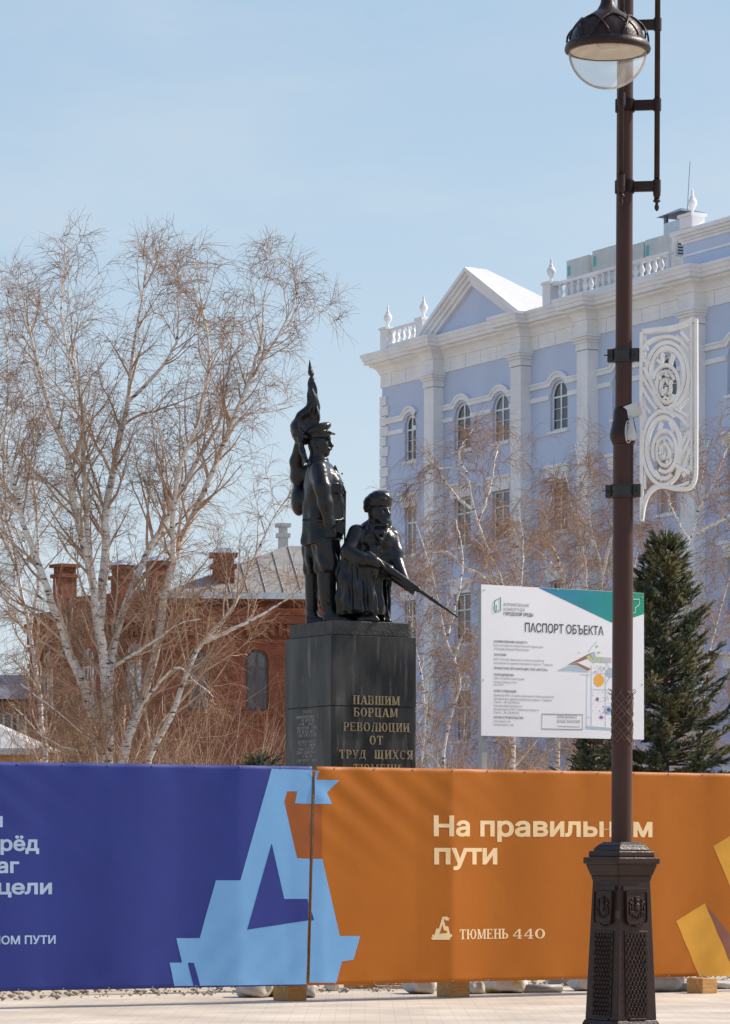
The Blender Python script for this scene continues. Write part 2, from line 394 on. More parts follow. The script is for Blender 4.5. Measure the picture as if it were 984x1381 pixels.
# ---------------------------------------------------------------- blue building
BA = math.atan2(-.880, .475)
P0 = (.826, 168.7, 0)
bb = thing('palace_building', 'pale blue classical building with white cornice, pilasters and pediment behind the monument', 'building', P0, BA)
LEN = 47; PIL = [(5.12, 6.02), (13.06, 13.96), (18.7, 19.6), (26.85, 27.9), (32.6, 33.5), (40.7, 41.6)]; PJ = .55
WX = [(2.82, 1.1), (7.78, 1.5), (11.28, 1.5), (16.33, 1.45), (21.5, 1.5), (25.0, 1.5), (30.25, 1.5), (35.3, 1.5), (38.8, 1.5), (44.2, 1.5)]
ROWS = [(20.6, 22.82, True), (16.15, 18.40, False), (11.6, 13.95, False), (7.1, 9.4, False), (2.6, 4.9, False)]
def arch(cx, w, z0, z1, n=12):
    r = w/2; zc = z1 - r
    return [(cx - r, z0), (cx + r, z0)] + [(cx + r*math.cos(math.pi*k/n), zc + r*math.sin(math.pi*k/n)) for k in range(n+1)]
holes = []
for wx, w in WX:
    for z0, z1, ar in ROWS:
        holes.append(arch(wx, w, z0, z1) if ar else [(wx-w/2, z0), (wx+w/2, z0), (wx+w/2, z1), (wx-w/2, z1)])
wm = curve_plate([[(0, 0), (LEN, 0), (LEN, 25.3), (0, 25.3)]] + holes, .45)
warp(wm, lambda a, b, c: (a, .225 - c, b))
link('wall', wm, M['blue'], bb)
sw = MB(); sw.box(.002, LEN, 14, 14.3, 0, 25.3); sw.box(.002, .4, .452, 14, 0, 25.3); sw.build('side_wall', M['blue'], bb)
rb = MB(); rb.box(.2, LEN, .46, 14, 25.32, 26.05); rb.build('flat_roof', M['tin_dark'], bb)
# near-black sheet behind the windows, the gloom of unlit rooms put into its colour
dk = MB(); dk.box(.45, LEN-.1, 1.6, 1.7, 0, 25); dk.build('dark_room_sheet', M['dark'], bb)
# windows: frame with transom and mullion, pane
def window(parent, cx, w, z0, z1, arched, y=.15, fm=None, pm=None, mull=1, name='window', trans=.68):
    f = MB(); t = .10
    if arched:
        o = arch(cx, w-.004, z0+.002, z1-.002); i = arch(cx, w - 2*t, z0+t, z1-t)
        me = curve_plate([o, i], .07); warp(me, lambda a, b, c: (a, y + c, b))
        f.v = [tuple(v.co) for v in me.vertices]; f.f = [tuple(q.vertices) for q in me.polygons]; bpy.data.meshes.remove(me)
    else:
        f.ribbon([(cx-w/2+t/2+.002, z0+t/2), (cx+w/2-t/2-.002, z0+t/2), (cx+w/2-t/2-.002, z1-t/2), (cx-w/2+t/2+.002, z1-t/2)], t, y-.035, y+.035, True)
    zt = z0 + (z1-z0)*trans
    for k in range(mull):
        xm = cx - w/2 + w*(k+1)/(mull+1); f.box(xm-.05, xm+.05, y-.03, y+.03, z0+t, z1-t*.9)
    f.box(cx-w/2+t, cx+w/2-t, y-.028, y+.028, zt-.04, zt+.04)
    if mull == 1 and w > .8:
        for q in (.22, .45): f.box(cx-w/2+t, cx+w/2-t, y-.018, y+.018, z0+(z1-z0)*q-.012, z0+(z1-z0)*q+.012)
    fo = f.build(name, fm or M['pvc'], parent)
    g_ = MB()
    if arched: g_.prism(arch(cx, w-.02, z0+.01, z1-.01), y+.005, y+.012)
    else: g_.box(cx-w/2+.01, cx+w/2-.01, y+.005, y+.012, z0+.01, z1-.01)
    g_.build('pane', pm or M['pane'], fo)
    return fo
for wx, w in WX:
    for z0, z1, ar in ROWS:
        fo = window(bb, wx, w, z0, z1, ar, pm=M[['pane', 'pane_b', 'pane', 'pane_a', 'pane_b'][int(wx*7 + z0*3) % 5]])
        s = MB(); s.box(wx-w/2-.12, wx+w/2+.12, -.10, .20, z0-.12, z0-.002); s.build('sill', M['white_trim'], fo)
        if not ar:
            h = MB(); h.prism([(wx-w/2-.12, z1+.01), (wx+w/2+.12, z1+.01), (wx+w/2+.3, z1+.55), (wx-w/2-.3, z1+.55)], -.12, -.002)
            h.box(wx-w/2-.36, wx+w/2+.36, -.2, -.004, z1+.555, z1+.70)
            h.prism([(wx-.13, z1+.0), (wx+.13, z1+.0), (wx+.2, z1+.552), (wx-.2, z1+.552)], -.17, -.122)
            h.build('lintel', M['white_trim'], fo)
# string courses that rise over the arched windows
def hood_strip(x0, x1, wins, zl, zh, ri, ro, zc):
    lo = [(x0, zl)]; hi = [(x0, zh)]
    for cx, w in wins:
        a0 = math.acos(min(1, math.sqrt(max(0, ri*ri-(zl-zc)**2))/ri)) if ri > abs(zl-zc) else 0
        for pts, rr, zz in ((lo, ri, zl), (hi, ro, zh)):
            a = math.asin((zz-zc)/rr)
            for k in range(17):
                q = math.pi - a - (math.pi - 2*a)*k/16; pts.append((cx + rr*math.cos(q), zc + rr*math.sin(q)))
    lo.append((x1, zl)); hi.append((x1, zh))
    return lo + hi[::-1]
bays = [(0.3, 3.15)] + [(PIL[i][1], PIL[i+1][0]) for i in range(len(PIL)-1)]
for b0, b1 in bays:
    ws = [(x, w) for x, w in WX if b0 < x < b1]
    dr = -.2 if ws[0][1] < 1.2 else 0
    zc = 22.06 - dr
    me = curve_plate([hood_strip(b0, b1, ws, 22.60, 22.86, .88+dr, 1.15+dr, zc)], .09); warp(me, lambda a, b, c: (a, -.047 + c, b))
    so = link('hood_mould', me, M['white_trim'], bb)
    me = curve_plate([hood_strip(b0, b1, ws, 22.78, 22.87, 1.06+dr, 1.17+dr, zc)], .05); warp(me, lambda a, b, c: (a, -.118 + c, b))
    link('hood_lip', me, M['white_trim'], so)
    st = MB(); xs = [b0] + sum([[x-w/2-.06, x+w/2+.06] for x, w in ws], []) + [b1]
    for k in range(0, len(xs), 2): st.box(xs[k], xs[k+1], -.07, -.002, 22.03, 22.24)
    st.build('string_course', M['white_trim'], bb)
# pilasters in stacked blocks with capital
for a, b in PIL:
    q = MB(); z = 0; 
    while z < 23.65:
        h = min(.79, 23.75 - z); q.box(a, b, -PJ, -.002, z, z+h-.022); z += h
    q.box(a+.015, b-.015, -PJ+.015, -.004, 0, 23.73)
    for (o, z0, z1) in ((.05, 23.75, 23.87), (.03, 23.872, 24.05), (.10, 24.052, 24.17), (.18, 24.172, 24.28), (.24, 24.282, 24.398)):
        q.box(a-o, b+o, -PJ-o, -.003, z0, z1)
    q.build('pilaster', M['white_trim'], bb)
# quoins on the free corner
q = MB(); z = 0; i = 0
while z < 23.9:
    q.box(-.09, .72 if i % 2 else .52, -.09, .6, z, z+.45); z += .49; i += 1
q.build('quoins', M['white_trim'], bb)
# entablature and cornice swept with a break round every pilaster
def plan(o):
    pts = [(-o, 13), (-o, -o)]
    for a, b in PIL: pts += [(a-o, -o), (a-o, -PJ-o), (b+o, -PJ-o), (b+o, -o)]
    return pts + [(LEN, -o)]
def sweep(profile, name, m):
    rows = [[(x, y, z) for x, y in plan(o)] for o, z in profile]
    n = len(rows[0]); vs = sum(rows, []); fs = []
    for j in range(len(rows)-1):
        for k in range(n-1): fs.append((j*n+k, j*n+k+1, (j+1)*n+k+1, (j+1)*n+k))
    mb = MB(); mb.add(vs, fs); return mb.build(name, m, bb)
sweep([(.0, 24.40), (.06, 24.40), (.06, 24.72), (.045, 24.725), (.045, 24.745), (.06, 24.75), (.06, 25.02), (.12, 25.04), (.12, 25.09), (.16, 25.18), (.26, 25.33), (.42, 25.42), (.46, 25.42), (.46, 25.52),
       (.66, 25.55), (.66, 25.70), (.72, 25.72), (.74, 25.84), (.80, 25.93), (.80, 26.04), (.4, 26.09), (-.3, 26.10)], 'cornice', M['white_trim'])
# block joints of the frieze
for x0, x1 in bays:
    x = x0 + .75
    while x < x1 - .3:
        fj = MB(); fj.box(x-.012, x+.018, -.064, -.05, 24.41, 25.0); x += 1.4; fj.build('frieze_joint', M['signlight'], bb)
# pediment
ped = MB(); c0 = 9.53
def tri(hw, zb, zt): return [(c0-hw, zb), (c0+hw, zb), (c0, zt)]
ty = MB(); ty.prism(tri(3.55, 26.12, 28.02), -.35, -.25); tyo = ty.build('pediment', M['blue'], bb)
for o, zt, th, fy in ((4.80, 28.78, .17, -.90), (4.50, 28.59, .15, -.78), (4.22, 28.42, .20, -.66), (3.86, 28.20, .20, -.54)):
    zb = 26.12; sl = (zt - zb)/o; dz = th/math.cos(math.atan(sl))
    o2 = o - dz/sl
    rk = MB(); rk.prism([(c0-o, zb), (c0-o2, zb), (c0, zt-dz), (c0+o2, zb), (c0+o, zb), (c0, zt)], fy, -.3)
    rk.build('raking_cornice', M['white_trim'], tyo)
rf = MB(); rf.add([(c0-4.78, -.29, 26.13), (c0+4.78, -.29, 26.13), (c0, -.29, 28.77), (c0, .25, 28.77), (c0-4.78, 2.4, 26.13), (c0+4.78, 2.4, 26.13)], [(0, 1, 2), (1, 5, 3, 2), (0, 2, 3, 4), (3, 5, 4), (0, 4, 5, 1)]); rf.build('gable_roof', M['white_metal'], tyo)
# balustrades with urns
bal_prof = [(.075, 0), (.075, .05), (.045, .08), (.04, .12), (.085, .25), (.075, .33), (.04, .47), (.035, .52), (.06, .56), (.07, .6)]
def balustrade(x0, x1, posts, urns, n):
    y = -.42
    r = MB(); r.box(x0, x1, y-.13, y+.13, 26.88, 27.02); r.box(x0, x1, y-.14, y+.14, 26.09, 26.27)
    ro = r.build('balustrade', M['white_trim'], bb)
    xs = [x0 + (x1-x0)*(k+.5)/n for k in range(n)]
    for x in xs:
        if any(abs(x-q) < .42 for q in posts): continue
        b = MB(); b.lathe([(r_*1.5, z_*1.03) for r_, z_ in bal_prof], 8, x, y, 26.265); b.build('baluster', M['white_trim'], ro, True)
    for q in posts:
        b = MB(); b.box(q-.32, q+.32, y-.25, y+.25, 26.085, 27.0); b.box(q-.38, q+.38, y-.31, y+.31, 27.0, 27.12); b.build('post', M['white_trim'], ro)
    for q, zz in urns: urn(ro, q, y, zz)
urn_prof = [(.13, 0), (.13, .05), (.06, .09), (.05, .16), (.10, .24), (.19, .42), (.20, .52), (.15, .63), (.09, .68), (.11, .72), (.06, .78), (.045, .88), (.06, .93), (.02, 1.06), (.005, 1.10)]
def urn(parent, x, y, z):
    b = MB(); b.lathe(urn_prof, 12, x, y, z); b.build('urn', M['white_trim'], parent, True)
balustrade(1.0, 5.2, [1.35, 4.85], [(1.35, 27.12), (4.85, 27.12)], 8)
balustrade(15.9, 26.0, [16.35], [(16.35, 27.12)], 20)
# attic storey on the right
at = MB(); at.box(26.1, LEN, .1, 9, 26.11, 27.4); ato = at.build('attic', M['blue'], bb)
t = MB()
for o, z0, z1 in ((.05, 26.75, 26.85), (.06, 27.3, 27.42), (.16, 27.422, 27.52), (.3, 27.522, 27.64), (.42, 27.642, 27.82)): t.box(26.1-o, LEN, .1-o, 9, z0, z1)
t.build('attic_cornice', M['white_trim'], ato)
t = MB(); t.box(26.5, 27.4, -.35, .3, 27.83, 28.3); t.box(26.42, 27.48, -.42, .37, 28.3, 28.42); t.build('urn_post', M['white_trim'], ato)
urn(ato, 26.95, -.02, 28.42)
for k, (x0, x1, zt, y, lab) in enumerate([(15.5, 17.45, 28.3, .9, 'pale air conditioning unit on the blue roof, closest to the roof urn'), (17.65, 19.6, 28.4, .9, 'pale air conditioning unit on the blue roof, just left of the lamp post'),
                                 (20.3, 21.5, 28.25, 1.1, 'narrow pale air conditioning unit on the blue roof, just right of the lamp post'), (21.75, 23.8, 28.25, 1.0, 'pale air conditioning unit on the blue roof, below the tin vent')]):
    W_ = x1 - x0
    base = Vector(P0) + Matrix.Rotation(BA, 3, 'Z') @ Vector((x0, y, 26.05))
    t = thing('air_conditioner', lab, 'air conditioner', base, BA, 'air conditioning units on the roof')
    h = zt - 26.05
    a = MB(); a.box(0, W_, 0, 1.0, .1, h); a.box(.1, W_-.1, .1, .9, 0, .1); a.build('casing', M['acgrey'], t, bevel=.03)
    a = MB(); a.box(.10, .34, -.006, .0, h-.7, h-.25); a.build('sticker', M['acteal'], t)
    a = MB()
    for q in range(5): a.box(W_+.001, W_+.02, .35, .75, h-.35-q*.13, h-.29-q*.13)
    a.build('louvre', M['dark'], t)
vt = MB(); vt.box(21.4, 22.7, 2.2, 3.2, 26.06, 29.12); vo = vt.build('roof_vent', M['tin'], bb)
vt = MB()
for x in (21.4, 22.55):
    for y in (2.2, 3.05): vt.box(x, x+.15, y, y+.15, 29.12, 29.42)
vt.build('vent_leg', M['tin_dark'], vo)
vt = MB(); vt.frust(.98, .68, 29.42, .08, .08, 29.72, 22.05, 2.7); vt.build('vent_cap', M['tin_dark'], vo)
vt = MB(); vt.tube([(24.2, 1.5, 26.06), (24.3, 1.5, 29.3), (24.5, 1.5, 31.2)], .014, 5); vt.build('antenna', M['tin_dark'], bb)

# ---------------------------------------------------------------- red brick building on the left
BD = 120.5
rbp = px(232, 1160, BD); rbang = math.atan2(1.2, 10)
rb = thing('brick_house', 'old red brick building with grey hipped metal roof and brick chimneys behind the birch', 'building', (rbp.x, rbp.y, 0), rbang)
WB = 6.6; EH = 10.7
hol = [(2.95, .8, 6.75, 8.9), (5.4, .8, 6.75, 8.9), (2.95, .85, 1.2, 3.4), (5.4, .85, 1.2, 3.4), (.9, .8, 6.75, 8.9)]
wm = curve_plate([[(0, 0), (WB, 0), (WB, EH), (0, EH)]] + [arch(x, w, a, b, 6) for x, w, a, b in hol], .5)
warp(wm, lambda a, b, c: (a, .25 - c, b)); link('wall', wm, M['brick'], rb)
for x, w, a, b in hol:
    fo = window(rb, x, w, a, b, True, .22, M['brownframe'], M['pane'], 1)
    s = MB(); s.box(x-w/2-.15, x+w/2+.15, -.1, .2, a-.14, a-.003); s.build('sill', M['brick'], fo)
b = MB()
for zz, o in ((4.6, .06), (4.4, .09), (6.2, .07), (9.1, .12)): b.box(-.0, WB, -o, -.002, zz, zz+.12)
for k in range(24): b.box(.05+k*.28, .05+k*.28+.14, -.14, -.003, 9.35, 9.75)
b.box(-.05, WB, -.2, -.004, 9.76, 10.05); b.box(-.05, WB, -.28, -.005, 10.055, 10.3)
b.build('brick_trim', M['brick'], rb)
b = MB(); b.box(WB-.4, WB, .51, 9, 0, EH); b.box(0, WB, 9, 9.4, 0, EH); b.build('side_wall', M['brick'], rb)
b = MB(); b.add([(-.5, -.6, EH+.02), (WB+.3, -.6, EH+.02), (WB+.3, 9.5, EH+.02), (-.5, 9.5, EH+.02), (4.4, 4.6, EH+2.2), (WB+.3, 4.6, EH+2.2)],
      [(0, 1, 5, 4), (0, 4, 3), (3, 4, 5, 2), (1, 2, 5), (0, 3, 2, 1)])
ro = b.build('roof', M['roof'], rb)
b = MB()
for k in range(1, 12):
    x = -.5 + k*.62
    t = min(1, (x+.5)/5.1)
    b.tube([(x, -.6, EH+.05), (x, -.6+5.2*t, EH+.05+2.18*t)], .022, 4)
b.build('roof_seam', M['roof'], ro)
b = MB(); b.box(-.5, WB+.3, -.72, -.605, EH-.12, EH+.1); b.build('eave', M['tin'], ro)
def chimney(x, y, w, z0, z1, parent, m=None, cap=True, name='chimney'):
    c = MB(); m = m or M['brick']
    c.box(x-w/2, x+w/2, y-w/2, y+w/2, z0, z1-.5); c.box(x-w/2-.08, x+w/2+.08, y-w/2-.08, y+w/2+.08, z1-.5, z1-.36)
    c.box(x-w/2+.02, x+w/2-.02, y-w/2+.02, y+w/2-.02, z1-.36, z1-.12); c.box(x-w/2-.1, x+w/2+.1, y-w/2-.1, y+w/2+.1, z1-.12, z1)
    o = c.build(name, m, parent)
    if cap:
        c = MB(); c.frust(w/2+.14, w/2+.14, z1+.01, .05, .05, z1+.22, x, y); c.build('cap', M['tin'], o)
chimney(1.85, .9, .72, 10.2, 12.25, rb)
chimney(4.35, 5.2, .34, 12.2, 13.75, rb, M['greycover'], False)
# lower wing running away to the left, with brick piers along its parapet
wg = px(232, 1160, BD)
wa = math.atan2(9, -7.2)
wing = thing('brick_wing', 'red brick wing with pillared parapet receding behind the birch trunks', 'building', (wg.x-.02, wg.y+.25, 0), wa - math.pi)
def wloc(x): 
    return x
hw = [(-2.4, 1.15, 7.0, 9.35), (-5.3, 1.0, 7.0, 9.2), (-7.9, .9, 7.0, 9.2), (-1.9, .95, 1.0, 3.4), (-4.6, .95, 1.0, 3.4)]
wm = curve_plate([[(-9.0, 0), (0, 0), (0, 10.6), (-9.0, 10.6)]] + [arch(x, w, a, b_, 8) for x, w, a, b_ in hw], .5)
warp(wm, lambda a, b, c: (a, .27 - c, b)); link('wall', wm, M['brick'], wing)
for x, w, a, b_ in hw: window(wing, x, w, a, b_, True, .22, M['pvc'], M['pane_pale'] if x > -4 else M['pane'], 2)
b = MB()
for zz, o in ((4.5, .08), (8.6, .08), (9.2, .14)): b.box(-9.0, 0, -o, -.002, zz, zz+.16)
for k in range(29): b.box(-8.9+k*.3, -8.9+k*.3+.15, -.16, -.003, 9.45, 9.9)
b.box(-9.0, 0, -.24, -.004, 9.91, 10.2); b.build('brick_trim', M['brick'], wing)
for x, zt in ((-1.25, 12.0), (-3.4, 12.0), (-7.1, 12.3)): chimney(x, .3, .62, 10.3, zt, wing, cap=(x > -4), name='parapet_pier')
b = MB()
for x0, x1 in ((-3.0, -1.65), (-6.6, -3.8)): b.box(x0, x1, .05, .4, 10.61, 11.05)
b.build('parapet', M['brick'], wing)
# far low house and pale shed roof at the left edge
fp = px(30, 1160, 150)
fh = thing('brick_annexe', 'low brick annexe with dark roof at the left edge of the picture', 'building', (fp.x, fp.y, 0), R(6))
b = MB(); b.box(-6, 3.2, 0, 6, 0, 8.4); b.build('wall', M['brick_far'], fh)
b = MB(); b.add([(-6.3, -.4, 8.5), (.9, -.4, 8.5), (.9, 6.3, 8.5), (-6.3, 6.3, 8.5), (-6, 3, 9.7), (.2, 3, 9.7)], [(0, 1, 5, 4), (1, 2, 5), (2, 3, 4, 5), (3, 0, 4), (0, 3, 2, 1)])
b.build('roof', M['roof_dark'], fh)
b = MB(); b.box(1.0, 3.2, -.05, 6.1, 8.402, 9.6); b.box(1.5, 3.2, .2, 6, 9.602, 10.4); b.build('stepped_gable', M['brick_far'], fh)
for k in range(6):
    window(fh, -4.6+k*.95, .8, 5.5, 7.9, False, -.03, M['greycover'], M['pane'], 1)
sp = px(10, 1160, 87)
sh = thing('shed', 'low shed with pale sheet roof seen at the left edge above the blue banner', 'shed', (sp.x, sp.y, 0), R(-6))
b = MB(); b.box(-3, .75, 0, 3, 0, 4.25); b.build('wall', M['wood'], sh)
b = MB(); b.add([(-3.2, -.25, 4.3), (.95, -.25, 4.3), (.95, 3.2, 4.3), (-3.2, 3.2, 4.3), (-1.4, 1.5, 5.25), (-1.0, 1.5, 5.25)], [(0, 1, 5, 4), (1, 2, 5), (2, 3, 4, 5), (3, 0, 4), (0, 3, 2, 1)])
so = b.build('roof', M['tentroof'], sh)
b = MB(); b.box(-3.2, .95, -.3, -.255, 4.2, 4.36); b.build('fascia', M['white_metal'], so)

# ---------------------------------------------------------------- lettering with serifs, built from strokes
def glyph(ch):
    """list of convex polygons in a box of height 1; returns (polys, advance)"""
    T, H_, SV = .19, .085, .075
    P = []
    def V(x, y0=0, y1=1, t=T): P.append([(x-t/2, y0), (x+t/2, y0), (x+t/2, y1), (x-t/2, y1)])
    def Hh(x0, x1, y, t=H_): P.append([(x0, y-t/2), (x1, y-t/2), (x1, y+t/2), (x0, y+t/2)])
    def S(x, y, w=.36): P.append([(x-w/2, y if y < .5 else y-SV), (x+w/2, y if y < .5 else y-SV), (x+w/2, y+SV if y < .5 else y), (x-w/2, y+SV if y < .5 else y)])
    def D(x0, y0, x1, y1, t): P.append([(x0-t/2, y0), (x0+t/2, y0), (x1+t/2, y1), (x1-t/2, y1)])
    def A(cx, cy, rx, ry, a0, a1, tx=T, ty=H_):
        n = max(4, int(abs(a1-a0)/22)); pr = None
        for k in range(n+1):
            a = R(a0 + (a1-a0)*k/n); c, s = math.cos(a), math.sin(a)
            q = ((cx + rx*c, cy + ry*s), (cx + (rx-tx)*c, cy + (ry-ty)*s))
            if pr: P.append([pr[0], q[0], q[1], pr[1]])
            pr = q
    w = .8
    if ch == 'П': V(.17); V(.63); Hh(.17, .63, .955); [S(x, y) for x in (.17, .63) for y in (0, 1)]
    elif ch == 'Л': V(.66); D(.16, 0, .34, 1, .1); Hh(.3, .66, .955); S(.66, 0); S(.66, 1); S(.14, 0, .28); w = .84
    elif ch == 'А': D(.12, 0, .40, 1, .09); D(.70, 0, .44, 1, .20); Hh(.22, .6, .32); S(.12, 0, .28); S(.70, 0, .34); w = .84
    elif ch == 'В': V(.17); S(.14, 0, .3); S(.14, 1, .3); Hh(.17, .42, .955); Hh(.17, .42, .52); Hh(.17, .42, .045); A(.40, .75, .25, .25, -90, 90); A(.40, .26, .31, .28, -90, 90); w = .76
    elif ch == 'Б': V(.17); S(.14, 0, .3); S(.14, 1, .3); Hh(.17, .62, .955); V(.62, .76, 1, .07); Hh(.17, .42, .54); Hh(.17, .42, .045); A(.40, .29, .31, .29, -90, 90); w = .76
    elif ch == 'Р': V(.17); S(.17, 0); S(.14, 1, .3); Hh(.17, .40, .955); Hh(.17, .40, .46); A(.38, .71, .31, .29, -90, 90); w = .72
    elif ch == 'Ь': V(.17); S(.17, 1); S(.14, 0, .3); Hh(.17, .40, .045); Hh(.17, .40, .52); A(.38, .28, .31, .28, -90, 90); w = .74
    elif ch == 'Ш': V(.17); V(.55); V(.93); Hh(.17, .93, .045); [S(x, 1, .32) for x in (.17, .55, .93)]; S(.1, 0, .2); S(1.0, 0, .2); w = 1.1
    elif ch == 'Щ': V(.17); V(.53); V(.89); Hh(.17, 1.02, .045); [S(x, 1, .32) for x in (.17, .53, .89)]; V(1.0, -.16, .06, .09); w = 1.12
    elif ch == 'Ц': V(.17); V(.60); Hh(.17, .74, .045); S(.17, 1); S(.60, 1); V(.73, -.16, .06, .09); w = .84
    elif ch == 'И': V(.17); V(.63); D(.25, .12, .55, .88, .09); [S(x, y) for x in (.17, .63) for y in (0, 1)]
    elif ch == 'Н': V(.17); V(.63); Hh(.17, .63, .5); [S(x, y) for x in (.17, .63) for y in (0, 1)]
    elif ch == 'М': V(.15, t=.11); V(.83); D(.20, 1, .46, .05, .17); D(.76, 1, .50, .05, .09); [S(x, y, .3) for x in (.15, .83) for y in (0, 1)]; w = 1.0
    elif ch == 'О' or ch == '0': A(.40, .5, .38, .51, 0, 360); w = .84
    elif ch == 'Е': V(.17); S(.14, 0, .3); S(.14, 1, .3); Hh(.17, .60, .955); Hh(.17, .48, .52); Hh(.17, .64, .045); V(.60, .76, 1, .07); V(.64, 0, .25, .07); V(.48, .42, .62, .06); w = .74
    elif ch == 'Ю': V(.15); S(.15, 0, .3); S(.15, 1, .3); Hh(.15, .45, .5); A(.74, .5, .34, .51, 0, 360, .17); w = 1.12
    elif ch == 'Т': V(.38); Hh(.06, .70, .955); S(.38, 0); V(.06, .72, 1, .07); V(.70, .72, 1, .07); w = .78
    elif ch == 'У': D(.38, .28, .16, 1, .19); D(.30, .0, .62, 1, .09); S(.16, 1, .32); S(.62, 1, .26); A(.24, .1, .14, .1, 180, 330, .08); w = .76
    elif ch == 'Д': V(.66, .1); D(.22, .1, .36, 1, .1); Hh(.3, .66, .955); Hh(.06, .82, .10); V(.09, -.14, .1, .08); V(.80, -.14, .1, .08); S(.66, 1, .3); w = .9
    elif ch == 'Х': D(.64, 0, .16, 1, .2); D(.14, 0, .62, 1, .09); S(.14, 0, .28); S(.64, 0, .32); S(.16, 1, .32); S(.62, 1, .28); w = .8
    elif ch == 'С': A(.40, .5, .37, .51, 50, 310); V(.63, .70, .98, .07); w = .74
    elif ch == 'Я': V(.58); S(.58, 0); S(.62, 1, .28); Hh(.36, .58, .955); Hh(.36, .58, .48); A(.37, .72, .31, .28, 90, 270); D(.16, 0, .42, .48, .14); S(.14, 0, .26); w = .76
    elif ch == '4': V(.52, t=.15); D(.1, .36, .50, 1, .1); Hh(.04, .72, .30); S(.52, 0, .34); w = .78
    else: w = .45
    return P, w

def serif_text(body, x0, x1, base, cap, h=0.0, gap=.07):
    """list of polygons in plane coordinates"""
    out = []; x = 0
    for ch in body:
        P, w = glyph(ch)
        for p in P: out.append([(x + a, b) for a, b in p])
        x += w + gap
    k = (x1 - x0)/(x - gap)
    return [[(x0 + a*k, base + b*cap) for a, b in p] for p in out]

# ---------------------------------------------------------------- hoarding banners
def poly_sheet(poly, res=.05):
    us = [p[0] for p in poly]; vs = [p[1] for p in poly]
    pts = []
    for a, b in zip(poly, poly[1:] + poly[:1]):
        m = max(1, int(math.hypot(b[0]-a[0], b[1]-a[1])/.05))
        pts += [Vector((a[0] + (b[0]-a[0])*k/m, a[1] + (b[1]-a[1])*k/m)) for k in range(m)]
    n = len(pts)
    nu = int((max(us)-min(us))/res)+1; nv = int((max(vs)-min(vs))/res)+1
    for i in range(1, nu):
        for j in range(1, nv):
            pts.append(Vector((min(us) + i*(max(us)-min(us))/nu, min(vs) + j*(max(vs)-min(vs))/nv)))
    r = delaunay_2d_cdt(pts, [], [list(range(n))], 1, 1e-5)
    return r[0], r[2]

class Banner:
    def __init__(s, name, label, P0, P1, creases, seed):
        s.P0 = P0; d = Vector((P1[0]-P0[0], P1[1]-P0[1])); s.len = d.length; s.ex = d.normalized()
        s.t = thing(name, label, 'banner', (P0[0], P0[1], 0), math.atan2(s.ex.y, s.ex.x), 'printed hoarding banners')
        s.cr = [(s.uv(x, 1160)[0], A, w) for x, A, w in creases]; rnd = random.Random(seed)
        s.sn = [(rnd.uniform(1.2, 7), rnd.uniform(-.8, .8), rnd.uniform(0, 6), rnd.uniform(.0008, .0034)) for _ in range(12)]
    def uv(s, x, y): return plane_uv(s.P0, s.ex, x, y)
    def fold(s, u, v):
        f = sum(A*math.exp(-(math.sqrt((u-c)**2 + .0009) - .03)/w) for c, A, w in s.cr)
        f += sum(a*math.sin(k*u + q*v + p) for k, q, p, a in s.sn)
        f += .006*math.exp(-((u-.4)**2*.5 + (v-2.5)**2*2))*math.sin((u*1.4 + v*1.9)*9) + .006*math.exp(-((u-s.len+.9)**2*.6 + (v-.4)**2*3))*math.sin((u*1.6 - v*1.5)*10)
        e = min(abs(v-.19), abs(v-2.6))
        f += .006*math.exp(-e/.10)*math.sin(u*10.2)
        return f
    def put(s, name, mesh2d, m, off, parent=None):
        warp(mesh2d, lambda a, b, c: (a, -off - s.fold(a, b) - c, b))
        return link(name, mesh2d, m, parent or s.t, True)
    def poly(s, name, pix, m, off, parent=None, isuv=False, res=.05):
        uv = pix if isuv else [s.uv(*p) for p in pix]
        vs, fs = poly_sheet(uv, res)
        me = bpy.data.meshes.new(name); me.from_pydata([(v[0], v[1], 0) for v in vs], [], [f for f in fs])
        return s.put(name, me, m, off, parent)
    def text(s, name, body, x0, x1, yb, ycap, m, off=.0019, bold=0, refx=None):
        u0, v0 = s.uv(x0, yb); u1 = s.uv(x1, yb)[0] if x1 is not None else None
        _, v1 = s.uv(x0 if refx is None else refx, ycap)
        me = text_mesh(body, u0, u1, v0, v1 - v0, bold, .10); return s.put(name, me, m, off)

